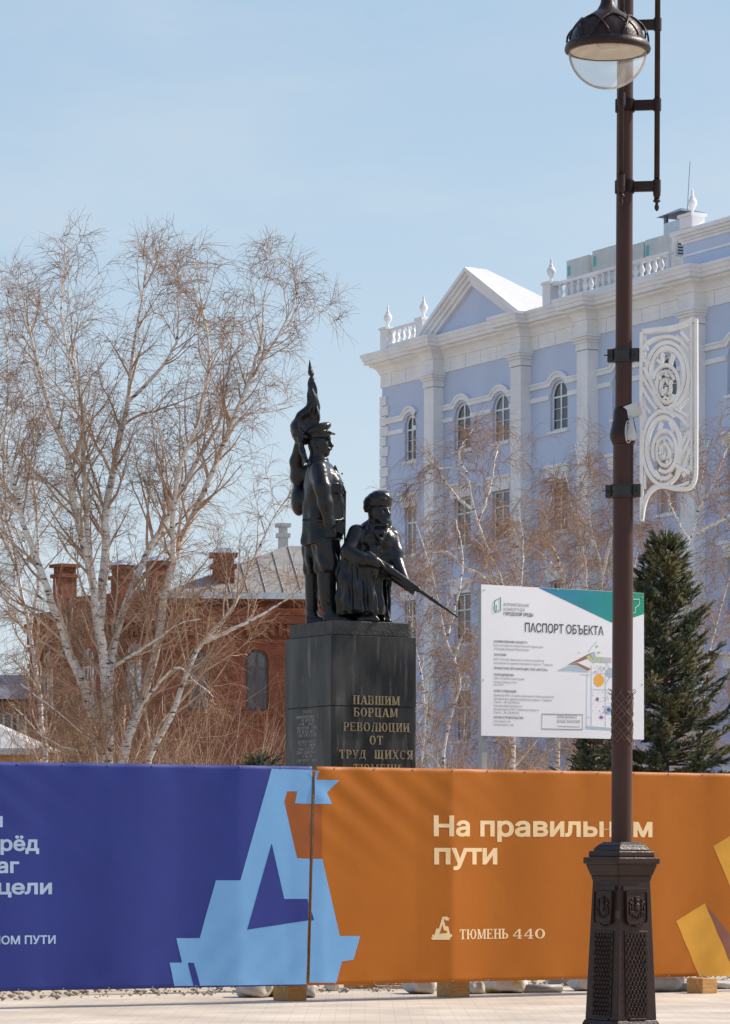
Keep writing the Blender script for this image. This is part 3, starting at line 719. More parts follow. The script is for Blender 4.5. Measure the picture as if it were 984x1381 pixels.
JX, JD = -.548, 38.44
A0 = (-3.835, 36.63); ex_ = Vector((JX-A0[0], JD-A0[1])).normalized()
BL = Banner('blue_banner', 'dark blue vinyl hoarding banner with pale lettering and a light blue tower emblem', (A0[0]-ex_.x*1.6, A0[1]-ex_.y*1.6), (JX, JD),
            [(322, .012, .2), (240, -.006, .3), (150, .006, .35), (60, -.006, .3), (390, -.008, .15)], 3)
ORG = Banner('orange_banner', 'orange vinyl hoarding banner with cream lettering on the right of the joint', (JX, JD), (4.36+.62, 41.64+.404),
            [(607, .045, .32), (434, .010, .12), (560, -.006, .2), (700, .004, .3), (800, .006, .25), (890, .008, .3), (950, -.005, .2)], 5)
uL = 0.0; T0, B0 = 2.605, .193
def panel_sheet(b, m, ul0, ul1, ur0, ur1, name):
    """ul0 / ul1: left edge at bottom / top; ur0 / ur1: right edge"""
    nu, nv = 200, 52; vs = []; fs = []
    for j in range(nv+1):
        v = B0 + (T0-B0)*j/nv
        for i in range(nu+1):
            t = i/nu; l = ul0 + (ul1-ul0)*j/nv; r = ur0 + (ur1-ur0)*j/nv; u = l + (r-l)*t
            vs.append((u, v, 0))
    for j in range(nv):
        for i in range(nu): fs.append((j*(nu+1)+i, j*(nu+1)+i+1, (j+1)*(nu+1)+i+1, (j+1)*(nu+1)+i))
    me = bpy.data.meshes.new(name); me.from_pydata(vs, [], fs)
    o = b.put(name, me, m, 0); sol = o.modifiers.new('thick', 'SOLIDIFY'); sol.thickness = .0015; sol.offset = 1 if False else -1
    me.polygons.foreach_set('use_smooth', [True]*len(me.polygons))
    return o
xb = lambda y: 421.3 - 8.8*(y-1036)/293
xo = lambda y: 424.9 - 7.7*(y-1037)/289
panel_sheet(BL, M['b_blue'], 0, 0, BL.uv(412.7, 1329)[0], BL.uv(421.5, 1036)[0], 'banner_sheet')
panel_sheet(ORG, M['b_orange'], ORG.uv(417, 1326)[0], ORG.uv(424.7, 1037)[0], ORG.len, ORG.len, 'banner_sheet')
em = BL.poly('tower_emblem', [(366, 1036.5), (323, 1187), (291, 1187), (269.5, 1265), (238.5, 1265), (246, 1298), (229, 1298), (236, 1329.6), (xb(1328), 1327.2), (xb(1158), 1158), (400.6, 1157), (383.4, 1081),
         (387.3, 1067), (401, 1067), (398, 1083), (xb(1084), 1084), (xb(1038), 1038)], M['b_light'], .0019)
BL.poly('emblem_opening', [(366, 1137), (383.4, 1212), (414.3, 1212), (xb(1218)-.3, 1218), (xb(1241)-.2, 1241), (332.4, 1253.5)], M['b_blue'], .0036, em)
BL.poly('emblem_slit', [(254, 1298), (262, 1298), (270, 1329), (261, 1329)], M['b_blue'], .0036, em)
BL.poly('emblem_print_and_shade', [(400.4, 1157), (383.3, 1081), (387.3, 1067.2), (400.8, 1067.2), (397.8, 1083.2), (xb(1084), 1084.2), (xb(1158), 1157.8)], M['b_rust_and_shade'], .0018, em)
e2 = ORG.poly('tower_emblem', [(xo(1039), 1039), (430, 1039), (426.5, 1051.5), (456.6, 1052), (440.3, 1068.8), (446.8, 1084), (xo(1084), 1084)], M['b_light'], .0019)
ORG.poly('emblem_base', [(xo(1158), 1158), (433.8, 1158), (457.6, 1262), (485, 1262), (476, 1294), (460.5, 1296.4), (452.7, 1325), (xo(1325), 1325)], M['b_light'], .0019, e2)
ORG.poly('emblem_opening', [(xo(1229)+.1, 1229), (423.4, 1240.5), (xo(1241)+.1, 1241)], M['b_blue'], .0036, e2)
ORG.poly('emblem_print_and_shade', [(xo(1085), 1085), (433.5, 1085), (433.5, 1157), (xo(1157), 1157)], M['b_rust_and_shade'], .0018, e2)  # crease shading painted as a rust strip; the emblem has no such part
y1 = ORG.poly('yellow_emblem', [(950.5, 1218), (912, 1242), (943, 1316), (990, 1316)], M['b_yellow'], .0019)
ORG.poly('emblem_bar', [(961, 1141), (1010, 1110), (1026, 1150), (1026, 1303)], M['b_yellow'], .0019, y1)
ORG.poly('emblem_print_and_shade', [(951, 1218.5), (1026, 1316), (991, 1316)], M['b_brown'], .0019, y1)
ORG.text('slogan', 'На правильном', 583, 879, 1126.5, 1100.5, M['b_peach'], bold=.030)
ORG.text('slogan', 'пути', 583.5, 671, 1164.5, 1137.5, M['b_peach'], bold=.030)
BL.text('slogan', 'и', -11, 3.3, 1114.5, 1096.5, M['b_pale'], bold=.03)
BL.text('slogan', 'вперёд', -52, 53, 1146.5, 1127.5, M['b_pale'], bold=.03)
BL.text('slogan', 'шаг', -29, 25.5, 1176.5, 1157.5, M['b_pale'], bold=.03)
BL.text('slogan', 'к цели', -31, 70.5, 1205.5, 1186.5, M['b_pale'], bold=.03)
BL.text('footer', 'НА ПРАВИЛЬНОМ ПУТИ', -118, 75.5, 1274.5, 1263.5, M['b_pale'], bold=.025)
polys = serif_text('ТЮМЕНЬ', ORG.uv(617, 1266)[0], ORG.uv(686, 1266)[0], ORG.uv(617, 1266.5)[1], .113, gap=.03) + serif_text('440', ORG.uv(690.5, 1265)[0], ORG.uv(735, 1265)[0], ORG.uv(690, 1266)[1], .113, gap=.03)
v = []; f = []
for i, p in enumerate(polys):
    b0 = len(v); v += [(a, b, .00012*(i % 9)) for a, b in p]; f.append(tuple(range(b0, len(v))))
me = bpy.data.meshes.new('city_lettering'); me.from_pydata(v, [], f); ORG.put('city_lettering', me, M['b_peach'], .0019)
se = 30/257
def small(p): return (579.5 + (p[0]-229)*.1055, 1236 + (p[1]-1036)*.1055)
lg = ORG.poly('small_emblem', [small(p) for p in [(366, 1036), (323, 1187), (291, 1187), (269, 1265), (238, 1265), (246, 1298), (229, 1298), (236, 1330), (453, 1330), (461, 1296), (476, 1294), (485, 1262),
     (458, 1262), (434, 1158), (401, 1157), (383, 1081), (387, 1067), (401, 1067), (398, 1083), (447, 1084), (440, 1068), (457, 1052), (426, 1051), (430, 1036)]], M['b_peach'], .0019)
ORG.poly('emblem_opening', [small(p) for p in [(366, 1137), (383, 1212), (414, 1212), (423, 1240), (332, 1253)]], M['b_orange'], .0034, lg)
# eyelets along the edges and timber frame behind
ey = MB(); ey.tube([(.007*math.cos(q*math.pi/4), 0, .007*math.sin(q*math.pi/4)) for q in range(8)], .0028, 5, True); eym = ey.mesh('eyelet'); eym.materials.append(M['galv'])
for b in (BL, ORG):
    n = int(b.len/.52)
    for vv in (B0+.016, T0-.016):
        for k in range(n):
            u = .25 + k*.52
            o = bpy.data.objects.new('eyelet', eym); COL.objects.link(o); o.parent = b.t; o.location = (u, -b.fold(u, vv)-.004, vv)
for b, us in ((BL, (.3, 2.8, 5.3)), (ORG, (.12, 2.3, 4.4, 6.3))):
    fr = MB()
    for u in us: fr.box(u-.03, u+.03, .062, .12, .19, 2.58)
    for z in (.27, 1.3, 2.5): fr.box(.05, b.len-.12, .122, .16, z, z+.07)
    fr.build('timber_frame', M['wood'], b.t)
pm_ = MB(); pm_.tube([(-.045, .03, .19), (-.0, .03, 2.3)], .014, 8); pm_.build('joint_post', M['wood'], ORG.t)

# ---------------------------------------------------------------- timber blocks, sacks and pipes under the hoarding
def ground_pt(x, y, z=0):
    d = (EYE - z)*F/(y - 1160); return Vector(((x-492)/F*d, d, z))
def block(x, y, w, l, h, rz, lab, m=None):
    p_ = ground_pt(x, y); o = MB(); o.box(-w/2, w/2, 0, l, .006, h)
    b = o.build('timber_block', m or M['wood'], bevel=.006); b.location = (p_.x, p_.y, 0); b.rotation_euler = (0, 0, rz)
    tag(b, lab, 'timber block', 'timber blocks under the banners')
block(401, 1350, .24, .34, .185, R(31), 'orange timber block under the joint of the blue and orange banners')
block(621, 1345, .25, .32, .183, R(31), 'timber block between two white sacks under the orange banner')
block(957, 1340, .22, .3, .182, R(33), 'timber block with a knot right of the lamp post base')
block(488, 1333, .34, .3, .10, R(12), 'low dark timber beam lying behind the orange banner next to the pale board')
rs = random.Random(8)
def sack(x, y, w, l, h, rz, m, lab):
    p_ = ground_pt(x, y); vs = []; fs = []; nu, nv = 26, 14
    ph = [rs.uniform(0, 6) for _ in range(6)]
    for j in range(nv+1):
        t = -math.pi/2 + math.pi*j/nv
        for i in range(nu):
            a = 2*math.pi*i/nu
            c = lambda q, e: math.copysign(abs(q)**e, q)
            X = c(math.cos(t), .6)*c(math.cos(a), .65); Y = c(math.cos(t), .6)*c(math.sin(a), .65); Z = c(math.sin(t), .7)
            wob = 1 + .07*math.sin(3*a+ph[0]+2*t) + .05*math.sin(7*a+ph[1]) + .04*math.sin(5*t+ph[2]+a*2)
            z = (Z*.5*wob + .5)*h*(1 - .25*abs(X)**3)
            vs.append((X*w/2*wob, Y*l/2*wob + l/2, max(.006, z)))
    for j in range(nv):
        for i in range(nu): fs.append((j*nu+i, j*nu+(i+1) % nu, (j+1)*nu+(i+1) % nu, (j+1)*nu+i))
    me = bpy.data.meshes.new('sandbag'); me.from_pydata(vs, [], fs)
    o = link('sandbag', me, m, None, True); o.location = (p_.x, p_.y, 0); o.rotation_euler = (0, 0, rz)
    tag(o, lab, 'sandbag', 'sacks weighing down the hoarding')
sack(347, 1346, .40, .5, .24, R(10), M['bag'], 'white sack under the light blue emblem, leftmost of the sacks')
sack(374, 1345, .22, .5, .22, R(12), M['bag_y'], 'yellow and black printed sack wedged against the timber block')
sack(421, 1346, .16, .45, .17, R(12), M['bag'], 'small crumpled grey white sack just right of the banner joint')
sack(450, 1337, .16, .3, .13, R(12), M['bag'], 'tiny grey white sack half hidden behind the orange banner')
sack(575, 1341, .36, .45, .21, R(16), M['bag'], 'plump white sack left of the timber block, under the orange banner')
sack(645, 1341, .20, .3, .16, R(16), M['bag'], 'rolled pale sack just right of the timber block, under the orange banner')
sack(688, 1340, .55, .5, .23, R(16), M['bag_yw'], 'white sack with yellow print under the city lettering')
sack(795, 1337, .30, .4, .2, R(16), M['bag'], 'white sack peeping out left of the lamp post base')
sack(902, 1338, .52, .5, .24, R(16), M['bag'], 'white sack right of the lamp post base')
sack(985, 1334, .45, .4, .10, R(16), M['bag'], 'flat whitish sack at the right edge of the picture')
def pipe(x0, y0, x1, y1, r, lab):
    a = ground_pt(x0, y0); b = ground_pt(x1, y1); a.z = b.z = r + .006
    o = MB(); n = 14; q = (b-a).normalized()
    o.tube([(0, 0, 0), b-a], r, n); ob = o.build('pipe', M['pipe'], None, True); ob.location = a
    tag(ob, lab, 'pipe', 'grey pipes lying under the banners')
pipe(706, 1339.5, 757, 1339, .05, 'grey pipe lying beside the yellow printed sack')
pipe(740, 1330, 806, 1329, .045, 'longer grey pipe lying further back behind the orange banner')
pipe(908, 1337.5, 940, 1337, .05, 'short grey pipe between the white sack and the right timber block')
o = MB(); o.box(-.25, .25, -.07, .07, .006, .035); b = o.build('board', M['wood_pale']); p_ = ground_pt(538, 1333); b.location = (p_.x, p_.y, .0); b.rotation_euler = (0, 0, R(8)); tag(b, 'thin pale board lying on the ground under the orange banner', 'board')
o = MB(); o.box(-.22, .22, -.1, .1, .006, .14); b = o.build('board', M['wood_pale']); p_ = ground_pt(527, 1328); b.location = (p_.x, p_.y, .0); b.rotation_euler = (0, 0, R(14)); tag(b, 'pale plywood piece standing behind the orange banner', 'board')
# rubble on the soil behind the hoarding
rr = random.Random(4); vs = []; fs = []
for _ in range(1700):
    X = rr.uniform(-7, 7.5); base = 41.2 + .59*X; Y = base + abs(rr.gauss(1.6, 2.2)); s = rr.choice([.010, .012, .014, .018, .022, .034])*rr.uniform(.7, 1.3)
    b0 = len(vs); k = [(1,0,0), (-1,0,0), (0,1,0), (0,-1,0), (0,0,1), (0,0,-1), (.6,.6,.55), (-.6,.6,.5), (.6,-.6,.5), (-.6,-.6,.55)]
    a = rr.uniform(0, 6)
    for q in k:
        jx = [c*rr.uniform(.7, 1.25)*s for c in q]; vs.append((X + jx[0]*math.cos(a)*1.4 - jx[1]*math.sin(a), Y + jx[0]*math.sin(a)*1.4 + jx[1]*math.cos(a), .012 + s*.5 + jx[2]*.8))
    for t in ((0,6,8),(4,8,6),(2,7,6),(4,6,7),(1,9,7),(4,7,9),(3,8,9),(4,9,8),(0,2,6),(2,1,7),(1,3,9),(3,0,8),(0,5,2),(2,5,1),(1,5,3),(3,5,0)): fs.append(tuple(b0+i for i in t))
me = bpy.data.meshes.new('rubble'); me.from_pydata(vs, [], fs); tag(link('rubble', me, M['stone']), 'loose pale rubble and gravel lying behind the hoarding', 'rubble', kind='stuff')

# ---------------------------------------------------------------- information sign
SGA = R(33.8); sP = px(649, 1160, 42.4); sx = Vector((math.cos(SGA), math.sin(SGA)))
sg = thing('information_sign', 'large white project information board with teal corner on a grey post', 'sign', (sP.x, sP.y, 0), SGA)
SU = lambda x, y: plane_uv((sP.x, sP.y), sx, x, y)
sw_ = SU(868, 800)[0]; sb = SU(649, 992)[1]; st_ = SU(649, 788)[1]
o = MB(); o.box(0, sw_, 0, .012, sb, st_); board = o.build('board', M['signwhite'], sg)
o = MB()
for z in (sb+.25, st_-.3): o.box(.0+.02, sw_-.02, .0125, .05, z, z+.04)
o.build('rail', M['galv'], sg)
for xx, nm in ((656.5, 'post'), (848, 'post')):
    u = SU(xx, 1000)[0]; o = MB(); o.box(u-.04, u+.04, .051, .13, 0, st_-.1); o.build(nm, M['galv'], sg)
cnt = [0]
def sflat(name, polyuv, m, off, holes=()):
    cnt[0] += 1
    me = curve_plate([polyuv] + list(holes), 0); e = .0012 + off + cnt[0]*.00003
    warp(me, lambda a, b, c: (a, -e, b)); return link(name, me, m, board)
def stext(body, x0, yb, cap_px, m, x1=None, bold=0, name='printed_line'):
    u0, v0 = SU(x0, yb); cap = cap_px/F*(sP.y + u0*sx.y); u1 = SU(x1, yb)[0] if x1 else None
    me = text_mesh(body, u0, u1, v0, cap, bold); warp(me, lambda a, b, c: (a, -.004, b)); return link(name, me, m, board)
P7 = lambda zx, zy: SU(640 + zx/3.936, 770 + zy/3.936)
# corner band in three tones, kept just inside the board edge
c1, c2, c3, c4 = P7(335, 92), P7(520, 101), P7(722, 272), P7(903, 230)
topv = st_ - .003
uA, uB, uC = P7(335, 92)[0], P7(722, 272)[0], sw_ - .002
vB = P7(722, 272)[1]; vC = P7(898, 228)[1]
seg = 6
for k in range(seg):
    t0, t1 = k/seg, (k+1)/seg; a = uA + (uB-uA)*t0; b = uA + (uB-uA)*t1
    m_ = mat('teal_gradient', tuple(x*(1-(t0+t1)/2) + y*(t0+t1)/2 for x, y in zip((.025, .19, .36), (0, .27, .25))), .4)
    sflat('corner_band', [(a, topv), (b, topv), (b, topv + (vB-topv)*t1)] + ([(a, topv + (vB-topv)*t0)] if k else []), m_, 0)
um = uB + .12
sflat('corner_band', [(uB, topv), (um, topv), (um, vB), (uB, vB)], M['signteal'], 0)
sflat('corner_band', [(um, topv), (uC, topv), (uC, vC), (um, vB)], M['signgreen'], 0)
# small building outline logo in the green corner
lgo = MB()
for pts in ([P7(840, 150), P7(872, 150), P7(872, 178), P7(850, 196), P7(850, 222), P7(832, 222)],):
    lgo.ribbon(pts, .008, -.006, -.004)
lgo.build('corner_logo', M['signwhite'], board)
lgo = MB()
lgo.ribbon([P7(104, 160), P7(136, 140), P7(136, 212), P7(113, 212), P7(113, 180)], .012, -.006, -.004)
lgo.ribbon([P7(104, 160), P7(100, 205), P7(112, 222)], .012, -.0075, -.0062); lgo.build('house_logo', M['signteal'], board)
stext('ФОРМИРОВАНИЕ', 678.6, 817, 4.2, M['signgrey'], 713); stext('КОМФОРТНОЙ', 678.6, 823.4, 4.2, M['signgrey'], 707); stext('ГОРОДСКОЙ СРЕДЫ', 678.6, 829.6, 4.4, M['signdark'], 718.5, .02)
stext('ПАСПОРТ ОБЪЕКТА', 707.5, 851.8, 12.2, M['signdark'], 813.5, .012, 'heading')
LI = [('НАИМЕНОВАНИЕ ОБЪЕКТА:', 866.2, 711, 1), ('Благоустройство общественной территории', 871.2, 732, 0), ('«Площадь Борцов Революции»', 876, 713, 0),
      ('ЗАКАЗЧИК:', 884, 683, 1), ('МКУ «Служба заказчика по благоустройству', 890, 733, 0), ('Центрального административного округа г. Тюмени»', 895, 745, 0),
      ('ПРОЕКТНАЯ ОРГАНИЗАЦИЯ: ООО «ФОТОН»', 902.2, 738, 1), ('ГЕНПОДРЯДЧИК:', 911, 693, 1), ('ООО «Тюмень ЕвроСтрой»', 915.8, 707, 0), ('Начальник строительного участка', 920.8, 739, 0), ('тел.: 8 919', 924.6, 696, 0),
      ('ОТВЕТСТВЕННЫЙ:', 933, 696, 1), ('Директор МКУ «Служба заказчика по благоустройству', 938.6, 747, 0), ('Центрального административного округа г. Тюмени»', 943.4, 744, 0), ('тел.: 8 (3452)', 947.8, 748, 0),
      ('Начальник отдела программно-аналитической деятельности', 952.6, 757, 0), ('Департамента ЖКХ Тюменской области', 957.4, 726, 0), ('тел.: 8 (3452)', 961.8, 747, 0),
      ('СРОКИ СТРОИТЕЛЬСТВА:', 968.6, 706, 1), ('Начало строительства — март', 973.6, 719, 0), ('Окончание строительства — ноябрь', 978.2, 729, 0)]
for body, yb, x1, hd in LI:
    sh_ = (x1 - 665.5)*-.02
    if 'тел' in body: x1 = 665.5 + (x1-665.5)*.42
    stext(body, 665.5, yb, 3.1 if hd else 3.0, M['signdark'] if hd else M['signgrey'], x1, .01 if hd else 0)
# framed note
fr = MB(); fr.ribbon([P7(357, 758), P7(573, 762), P7(572, 841), P7(356, 837)], .008, -.004, -.0015, True); fr.build('note_frame', M['signgrey'], board)
stext('НАМ ВАЖНО', 751, 968.3, 4.0, M['signgrey'], 777); stext('ВАШЕ МНЕНИЕ', 751, 974.3, 4.0, M['signgrey'], 782)
sflat('note_rule', [P7(438, 822), P7(556, 826), P7(556, 829), P7(438, 825)], M['signgrey'], .001)
# site plan
def disc(zx, zy, rx, ry, n=18): 
    c = P7(zx, zy); k = 43.1/F/3.936
    return [(c[0] + rx*k*1.2*math.cos(2*math.pi*i/n), c[1] + ry*k*math.sin(2*math.pi*i/n)) for i in range(n)]
def ln(pts, w, m, off=.0008, name='plan_line'):
    mb = MB(); cnt[0] += 1; e = .0012 + off + cnt[0]*.00003
    mb.ribbon([P7(*q) for q in pts], w, -e-.0006, -e); return mb.build(name, m, board)
sflat('plan_zone', [P7(487, 500), P7(580, 452), P7(612, 436), P7(630, 430), P7(640, 470), P7(600, 465), P7(560, 480)], M['signbrown'], 0)
sflat('plan_zone', [P7(440, 526), P7(520, 492), P7(560, 505), P7(600, 535), P7(520, 530)], M['signpale'], .0002)
sflat('plan_zone', [P7(500, 497), P7(545, 487), P7(618, 520), P7(600, 530), P7(565, 512), P7(540, 498)], M['signbrown'], .0004)
sflat('plan_zone', [P7(590, 455), P7(608, 445), P7(640, 485), P7(628, 490)], M['signolive'], .0006)
sflat('plan_zone', [P7(610, 440), P7(636, 430), P7(652, 482), P7(640, 486)], M['signpale'], .0008)
sflat('plan_zone', [P7(648, 455), P7(668, 457), P7(668, 488), P7(652, 484)], M['signolive'], .0006)
sflat('plan_zone', [P7(669, 457), P7(724, 460), P7(724, 488), P7(669, 487)], M['signlight'], .0004)
sflat('plan_zone', [P7(588, 822), P7(720, 832), P7(720, 846), P7(588, 838)], M['signpale'], .0002)
sflat('plan_dot', disc(658, 580, 29, 34, 11), M['signorange'], .0006)
for zx, zy, r1, m_ in ((718, 540, 26, 'signpale'), (708, 738, 24, 'signpale')): sflat('plan_dot', disc(zx, zy, r1, r1), M[m_], .0004)
sflat('plan_dot', disc(710, 737, 11, 11), mat('dark_blue_sign_print', (.05, .09, .35), .4), .0010)
sflat('plan_dot', disc(650, 680, 9, 10), M['signpurple'], .0006); sflat('plan_dot', disc(671, 776, 11, 9), M['signpurple'], .0006)
sflat('plan_dot', disc(648, 400, 7, 8), M['signolive'], .0004); sflat('plan_dot', disc(658, 433, 10, 6), M['signolive'], .0004)
for pts in ([(618, 500), (618, 820)], [(596, 545), (592, 830)], [(618, 540), (720, 545)], [(618, 627), (720, 632)], [(693, 545), (693, 830)], [(438, 528), (610, 535)], [(560, 548), (612, 552)], [(595, 775), (618, 776)], [(545, 435), (560, 433)], [(600, 430), (648, 372)], [(690, 480), (720, 520)], [(693, 640), (720, 660)], [(693, 600), (720, 560)]):
    ln(pts, .006, M['signpale'])
rd = random.Random(12)
for k in range(64):
    zx, zy = rd.uniform(625, 715), rd.choice([rd.uniform(640, 720), rd.uniform(720, 800), rd.uniform(500, 535)])
    sflat('plan_tree', disc(zx, zy, rd.uniform(1.5, 3.6), rd.uniform(1.5, 3.6), 7), M[rd.choice(['signlight', 'signgrey', 'signpurple', 'signolive', 'signpale'])], .0012)
for zx, zy in ((50, 100), (438, 101), (886, 140), (46, 577), (888, 602)):
    c = P7(zx, zy); o = MB(); o.M = Matrix.Translation((c[0], -.003, c[1])) @ Matrix.Rotation(R(90), 4, 'X'); o.lathe([(.009, -.002), (.009, .003), (.004, .006)], 8); o.build('screw', M['galv'], board)

# ---------------------------------------------------------------- street lamp
LX, LY = 2.298, 31.33
lamp = thing('street_lamp', 'ornate brown cast iron street lamp with a glass bowl and crested pedestal', 'street lamp', (LX, LY, 0))
lamp.rotation_euler = (0, .0045, 0)
aF = Vector((-.185, -.983, 0)); aR = Vector((.987, -.16, 0))
b = MB(); b.lathe([(.105, 1.68), (.0955, 1.72), (.093, 1.76), (.093, 1.80), (.093, 5.26), (.093, 5.30)], 32, cap=False); b.build('pole', M['polepaint'], lamp, True)
b = MB(); b.lathe([(.094, 5.30), (.121, 5.36), (.123, 5.40), (.112, 5.45), (.095, 5.53), (.090, 5.60), (.078, 5.64)], 32); b.build('collar', M['castiron'], lamp, True)
b = MB(); b.lathe([(.076, 5.55), (.0745, 7.5), (.072, 9.8), (.072, 9.86), (.06, 10.0), (.02, 10.1)], 32, cap=False); b.build('upper_pole', M['polepaint'], lamp, True)
Mp = Matrix.Rotation(R(35.8), 4, 'Z')
b = MB(); b.M = Mp
b.frust(.27, .27, 0, .25, .25, .10); b.frust(.25, .25, .10, .232, .232, .14)
b.frust(.228, .228, .14, .184, .184, 1.40)
b.build('pedestal', M['castiron'], lamp, bevel=.008)
b = MB(); b.M = Mp
b.frust(.186, .186, 1.38, .20, .20, 1.43); b.frust(.20, .20, 1.43, .232, .232, 1.535); b.frust(.247, .247, 1.536, .247, .247, 1.598)
b.frust(.215, .215, 1.599, .210, .210, 1.655); b.frust(.188, .188, 1.656, .165, .165, 1.70); b.frust(.165, .165, 1.70, .12, .12, 1.735)
b.build('pedestal_cap', M['castiron'], lamp, bevel=.012)
rl = random.Random(2)
for k in range(4):
    tilt = math.atan((.228-.184)/1.26)
    Fm = Mp @ Matrix.Rotation(R(90*k), 4, 'Z') @ Matrix.Translation((0, -.228, .14)) @ Matrix.Rotation(-tilt, 4, 'X')
    # frame strips at the edges
    b = MB(); b.M = Fm
    b.box(-.10, .10, -.012, -.001, .0, .02)
    for s in (-1, 1): b.frust(.012, .006, .02, .010, .006, 1.23, s*.19, -.004) if False else None
    b.box(-.135, .135, -.010, -.001, .03, .80); sp_ = b.build('scale_panel', M['castiron'], lamp, bevel=.004)
    b = MB(); b.M = Fm
    rows, cols = 19, 6
    for i in range(rows):
        for j in range(cols - (i % 2)):
            x = -.105 + .042*j + (.021 if i % 2 else 0); z = .065 + i*.0385
            vs = []; n = 6
            for (rr_, dy) in ((1, -.0105), (.86, -.019), (.62, -.0155), (.3, -.0205)):
                for q in range(n):
                    an = 2*math.pi*q/n + math.pi/2; vs.append((x + .0205*rr_*math.cos(an), dy, z + .0255*rr_*math.sin(an)))
            fs = [(m_*n+q, m_*n+(q+1) % n, (m_+1)*n+(q+1) % n, (m_+1)*n+q) for m_ in range(3) for q in range(n)] + [tuple(range(3*n, 4*n))]
            b.add(vs, fs)
    b.build('scales', M['castiron'], sp_)
    b = MB(); b.M = Fm
    b.box(-.150, .150, -.018, -.001, 1.16, 1.20)
    sh_pts = [(-.118, 1.15), (.118, 1.15), (.118, .90), (.10, .865), (.03, .862), (0, .84), (-.03, .862), (-.10, .865), (-.118, .90)]
    b.prism(sh_pts, -.022, -.001); b.ribbon(sh_pts, .012, -.034, -.0225, True)
    so_ = b.build('shield', M['castiron'], lamp)
    b = MB(); b.M = Fm
    def bump(x, z, r1, r2, dy=-.0225, h=.016):
        vs = []; n = 10
        for (q_, hh) in ((1, 0), (.85, .6), (.5, .95)):
            for q in range(n): an = 2*math.pi*q/n; vs.append((x + r1*q_*math.cos(an), dy - h*hh, z + r2*q_*math.sin(an)))
        fs = [(m_*n+q, m_*n+(q+1) % n, (m_+1)*n+(q+1) % n, (m_+1)*n+q) for m_ in range(2) for q in range(n)] + [tuple(range(2*n, 3*n))]
        b.add(vs, fs)
    bump(0, 1.015, .036, .045, h=.02); bump(0, 1.07, .03, .022, h=.022); bump(0, 1.10, .014, .014); bump(-.015, 1.09, .01, .02); bump(.015, 1.09, .01, .02)
    for s in (-1, 1):
        for (x, z, a1, a2) in ((.055, 1.02, .014, .045), (.075, 1.05, .016, .018), (.082, .99, .010, .035), (.06, .965, .02, .014), (.045, .945, .014, .012), (.02, .93, .016, .010), (.08, .955, .012, .014), (.058, 1.075, .012, .014)): bump(s*x, z, a1, a2, h=.014)
    for q in range(9): an = R(200 + 17.5*q); bump(.085*math.cos(an), 1.0 + .085*math.sin(an), .009, .009, h=.010)
    b.build('crest_relief', M['castiron'], so_)
for z in (.35, 1.05):
    b = MB(); b.M = Mp; b.box(-.232, -.200, -.215, -.19, z, z+.07); b.build('hinge', M['castiron'], lamp)
# arms: a bar clamped beside the pole by brackets, curving over to the lantern
def arm(dv, lantern_on):
    off = .29
    ax = dv*off
    b = MB(); b.tube([ax + Vector((0, 0, 7.5)), ax + Vector((0, 0, 10.2))] + [dv*(off + (1.34-off)*(1-math.cos(t))/2) + Vector((0, 0, 10.2 + .55*math.sin(t))) for t in [math.pi*k/12 for k in range(1, 12)]] + [dv*1.34 + Vector((0, 0, 9.9)), dv*1.34 + Vector((0, 0, 9.1))], .0255, 14)
    ao = b.build('arm', M['castiron'], lamp, True)
    b = MB(); b.lathe([(.004, -.165), (.018, -.15), (.022, -.125), (.013, -.10), (.014, -.09), (.034, -.078), (.034, -.068), (.018, -.055), (.030, -.03), (.034, -.02), (.034, .10), (.028, .115)], 14, ax.x, ax.y, 7.56); b.build('finial', M['castiron'], ao, True)
    for z in (7.62, 8.35, 9.07, 9.8):
        b = MB(); b.lathe([(.088, -.055), (.088, .055)], 24, 0, 0, z); b.lathe([(.036, -.055), (.036, .055)], 16, ax.x, ax.y, z)
        ang = math.atan2(dv.y, dv.x); b.M = Matrix.Rotation(ang, 4, 'Z'); b.box(.07, off-.02, -.018, .018, z-.046, z+.046)
        b.build('bracket', M['castiron'], ao)
    c = dv*1.34; z0 = 8.56
    q = MB(); q.lathe([(.35, -.035), (.366, -.03), (.372, -.01), (.366, .012), (.358, .035), (.345, .045), (.32, .05), (.32, -.035), (.35, -.035)], 56, c.x, c.y, z0, False)
    lo = q.build('lantern_rim', M['castiron'], lamp, True)
    q = MB(); q.lathe([(.322, .045), (.31, .11), (.275, .185), (.215, .25), (.14, .295), (.095, .325), (.065, .38), (.05, .46), (.046, .62), (.03, .64)], 44, c.x, c.y, z0, False); q.build('lantern_dome', M['castiron'], lo, True)
    for k in range(8):
        pts = []
        for s in range(21):
            t = s/20; az = R(45*k + 8) + R(36)*(2*t-1); hgt = .05 + .20*math.sin(math.pi*t)**.75
            r_ = .352 - .13*((hgt-.05)/.20)**2.2
            pts.append((c.x + r_*math.cos(az), c.y + r_*math.sin(az), z0 + hgt))
        q = MB(); q.tube(pts, .0095, 6); q.build('rib', M['castiron'], lo, True)
    q = MB(); q.lathe([(.02, .03), (.10, .03), (.24, .012), (.318, -.03)], 44, c.x, c.y, z0, False); q.lathe([(.09, .012), (.09, .028)], 20, c.x, c.y, z0); q.build('reflector', M['lampwhite'], lo, True)
    q = MB(); prof = [(.338*math.cos(R(a)), -.03 - .32*math.sin(R(a))) for a in range(0, 91, 5)]; q.lathe(prof, 56, c.x, c.y, z0, False); q.build('glass_bowl', M['bowl'], lo, True)
arm(aF, True); arm(aR, True)
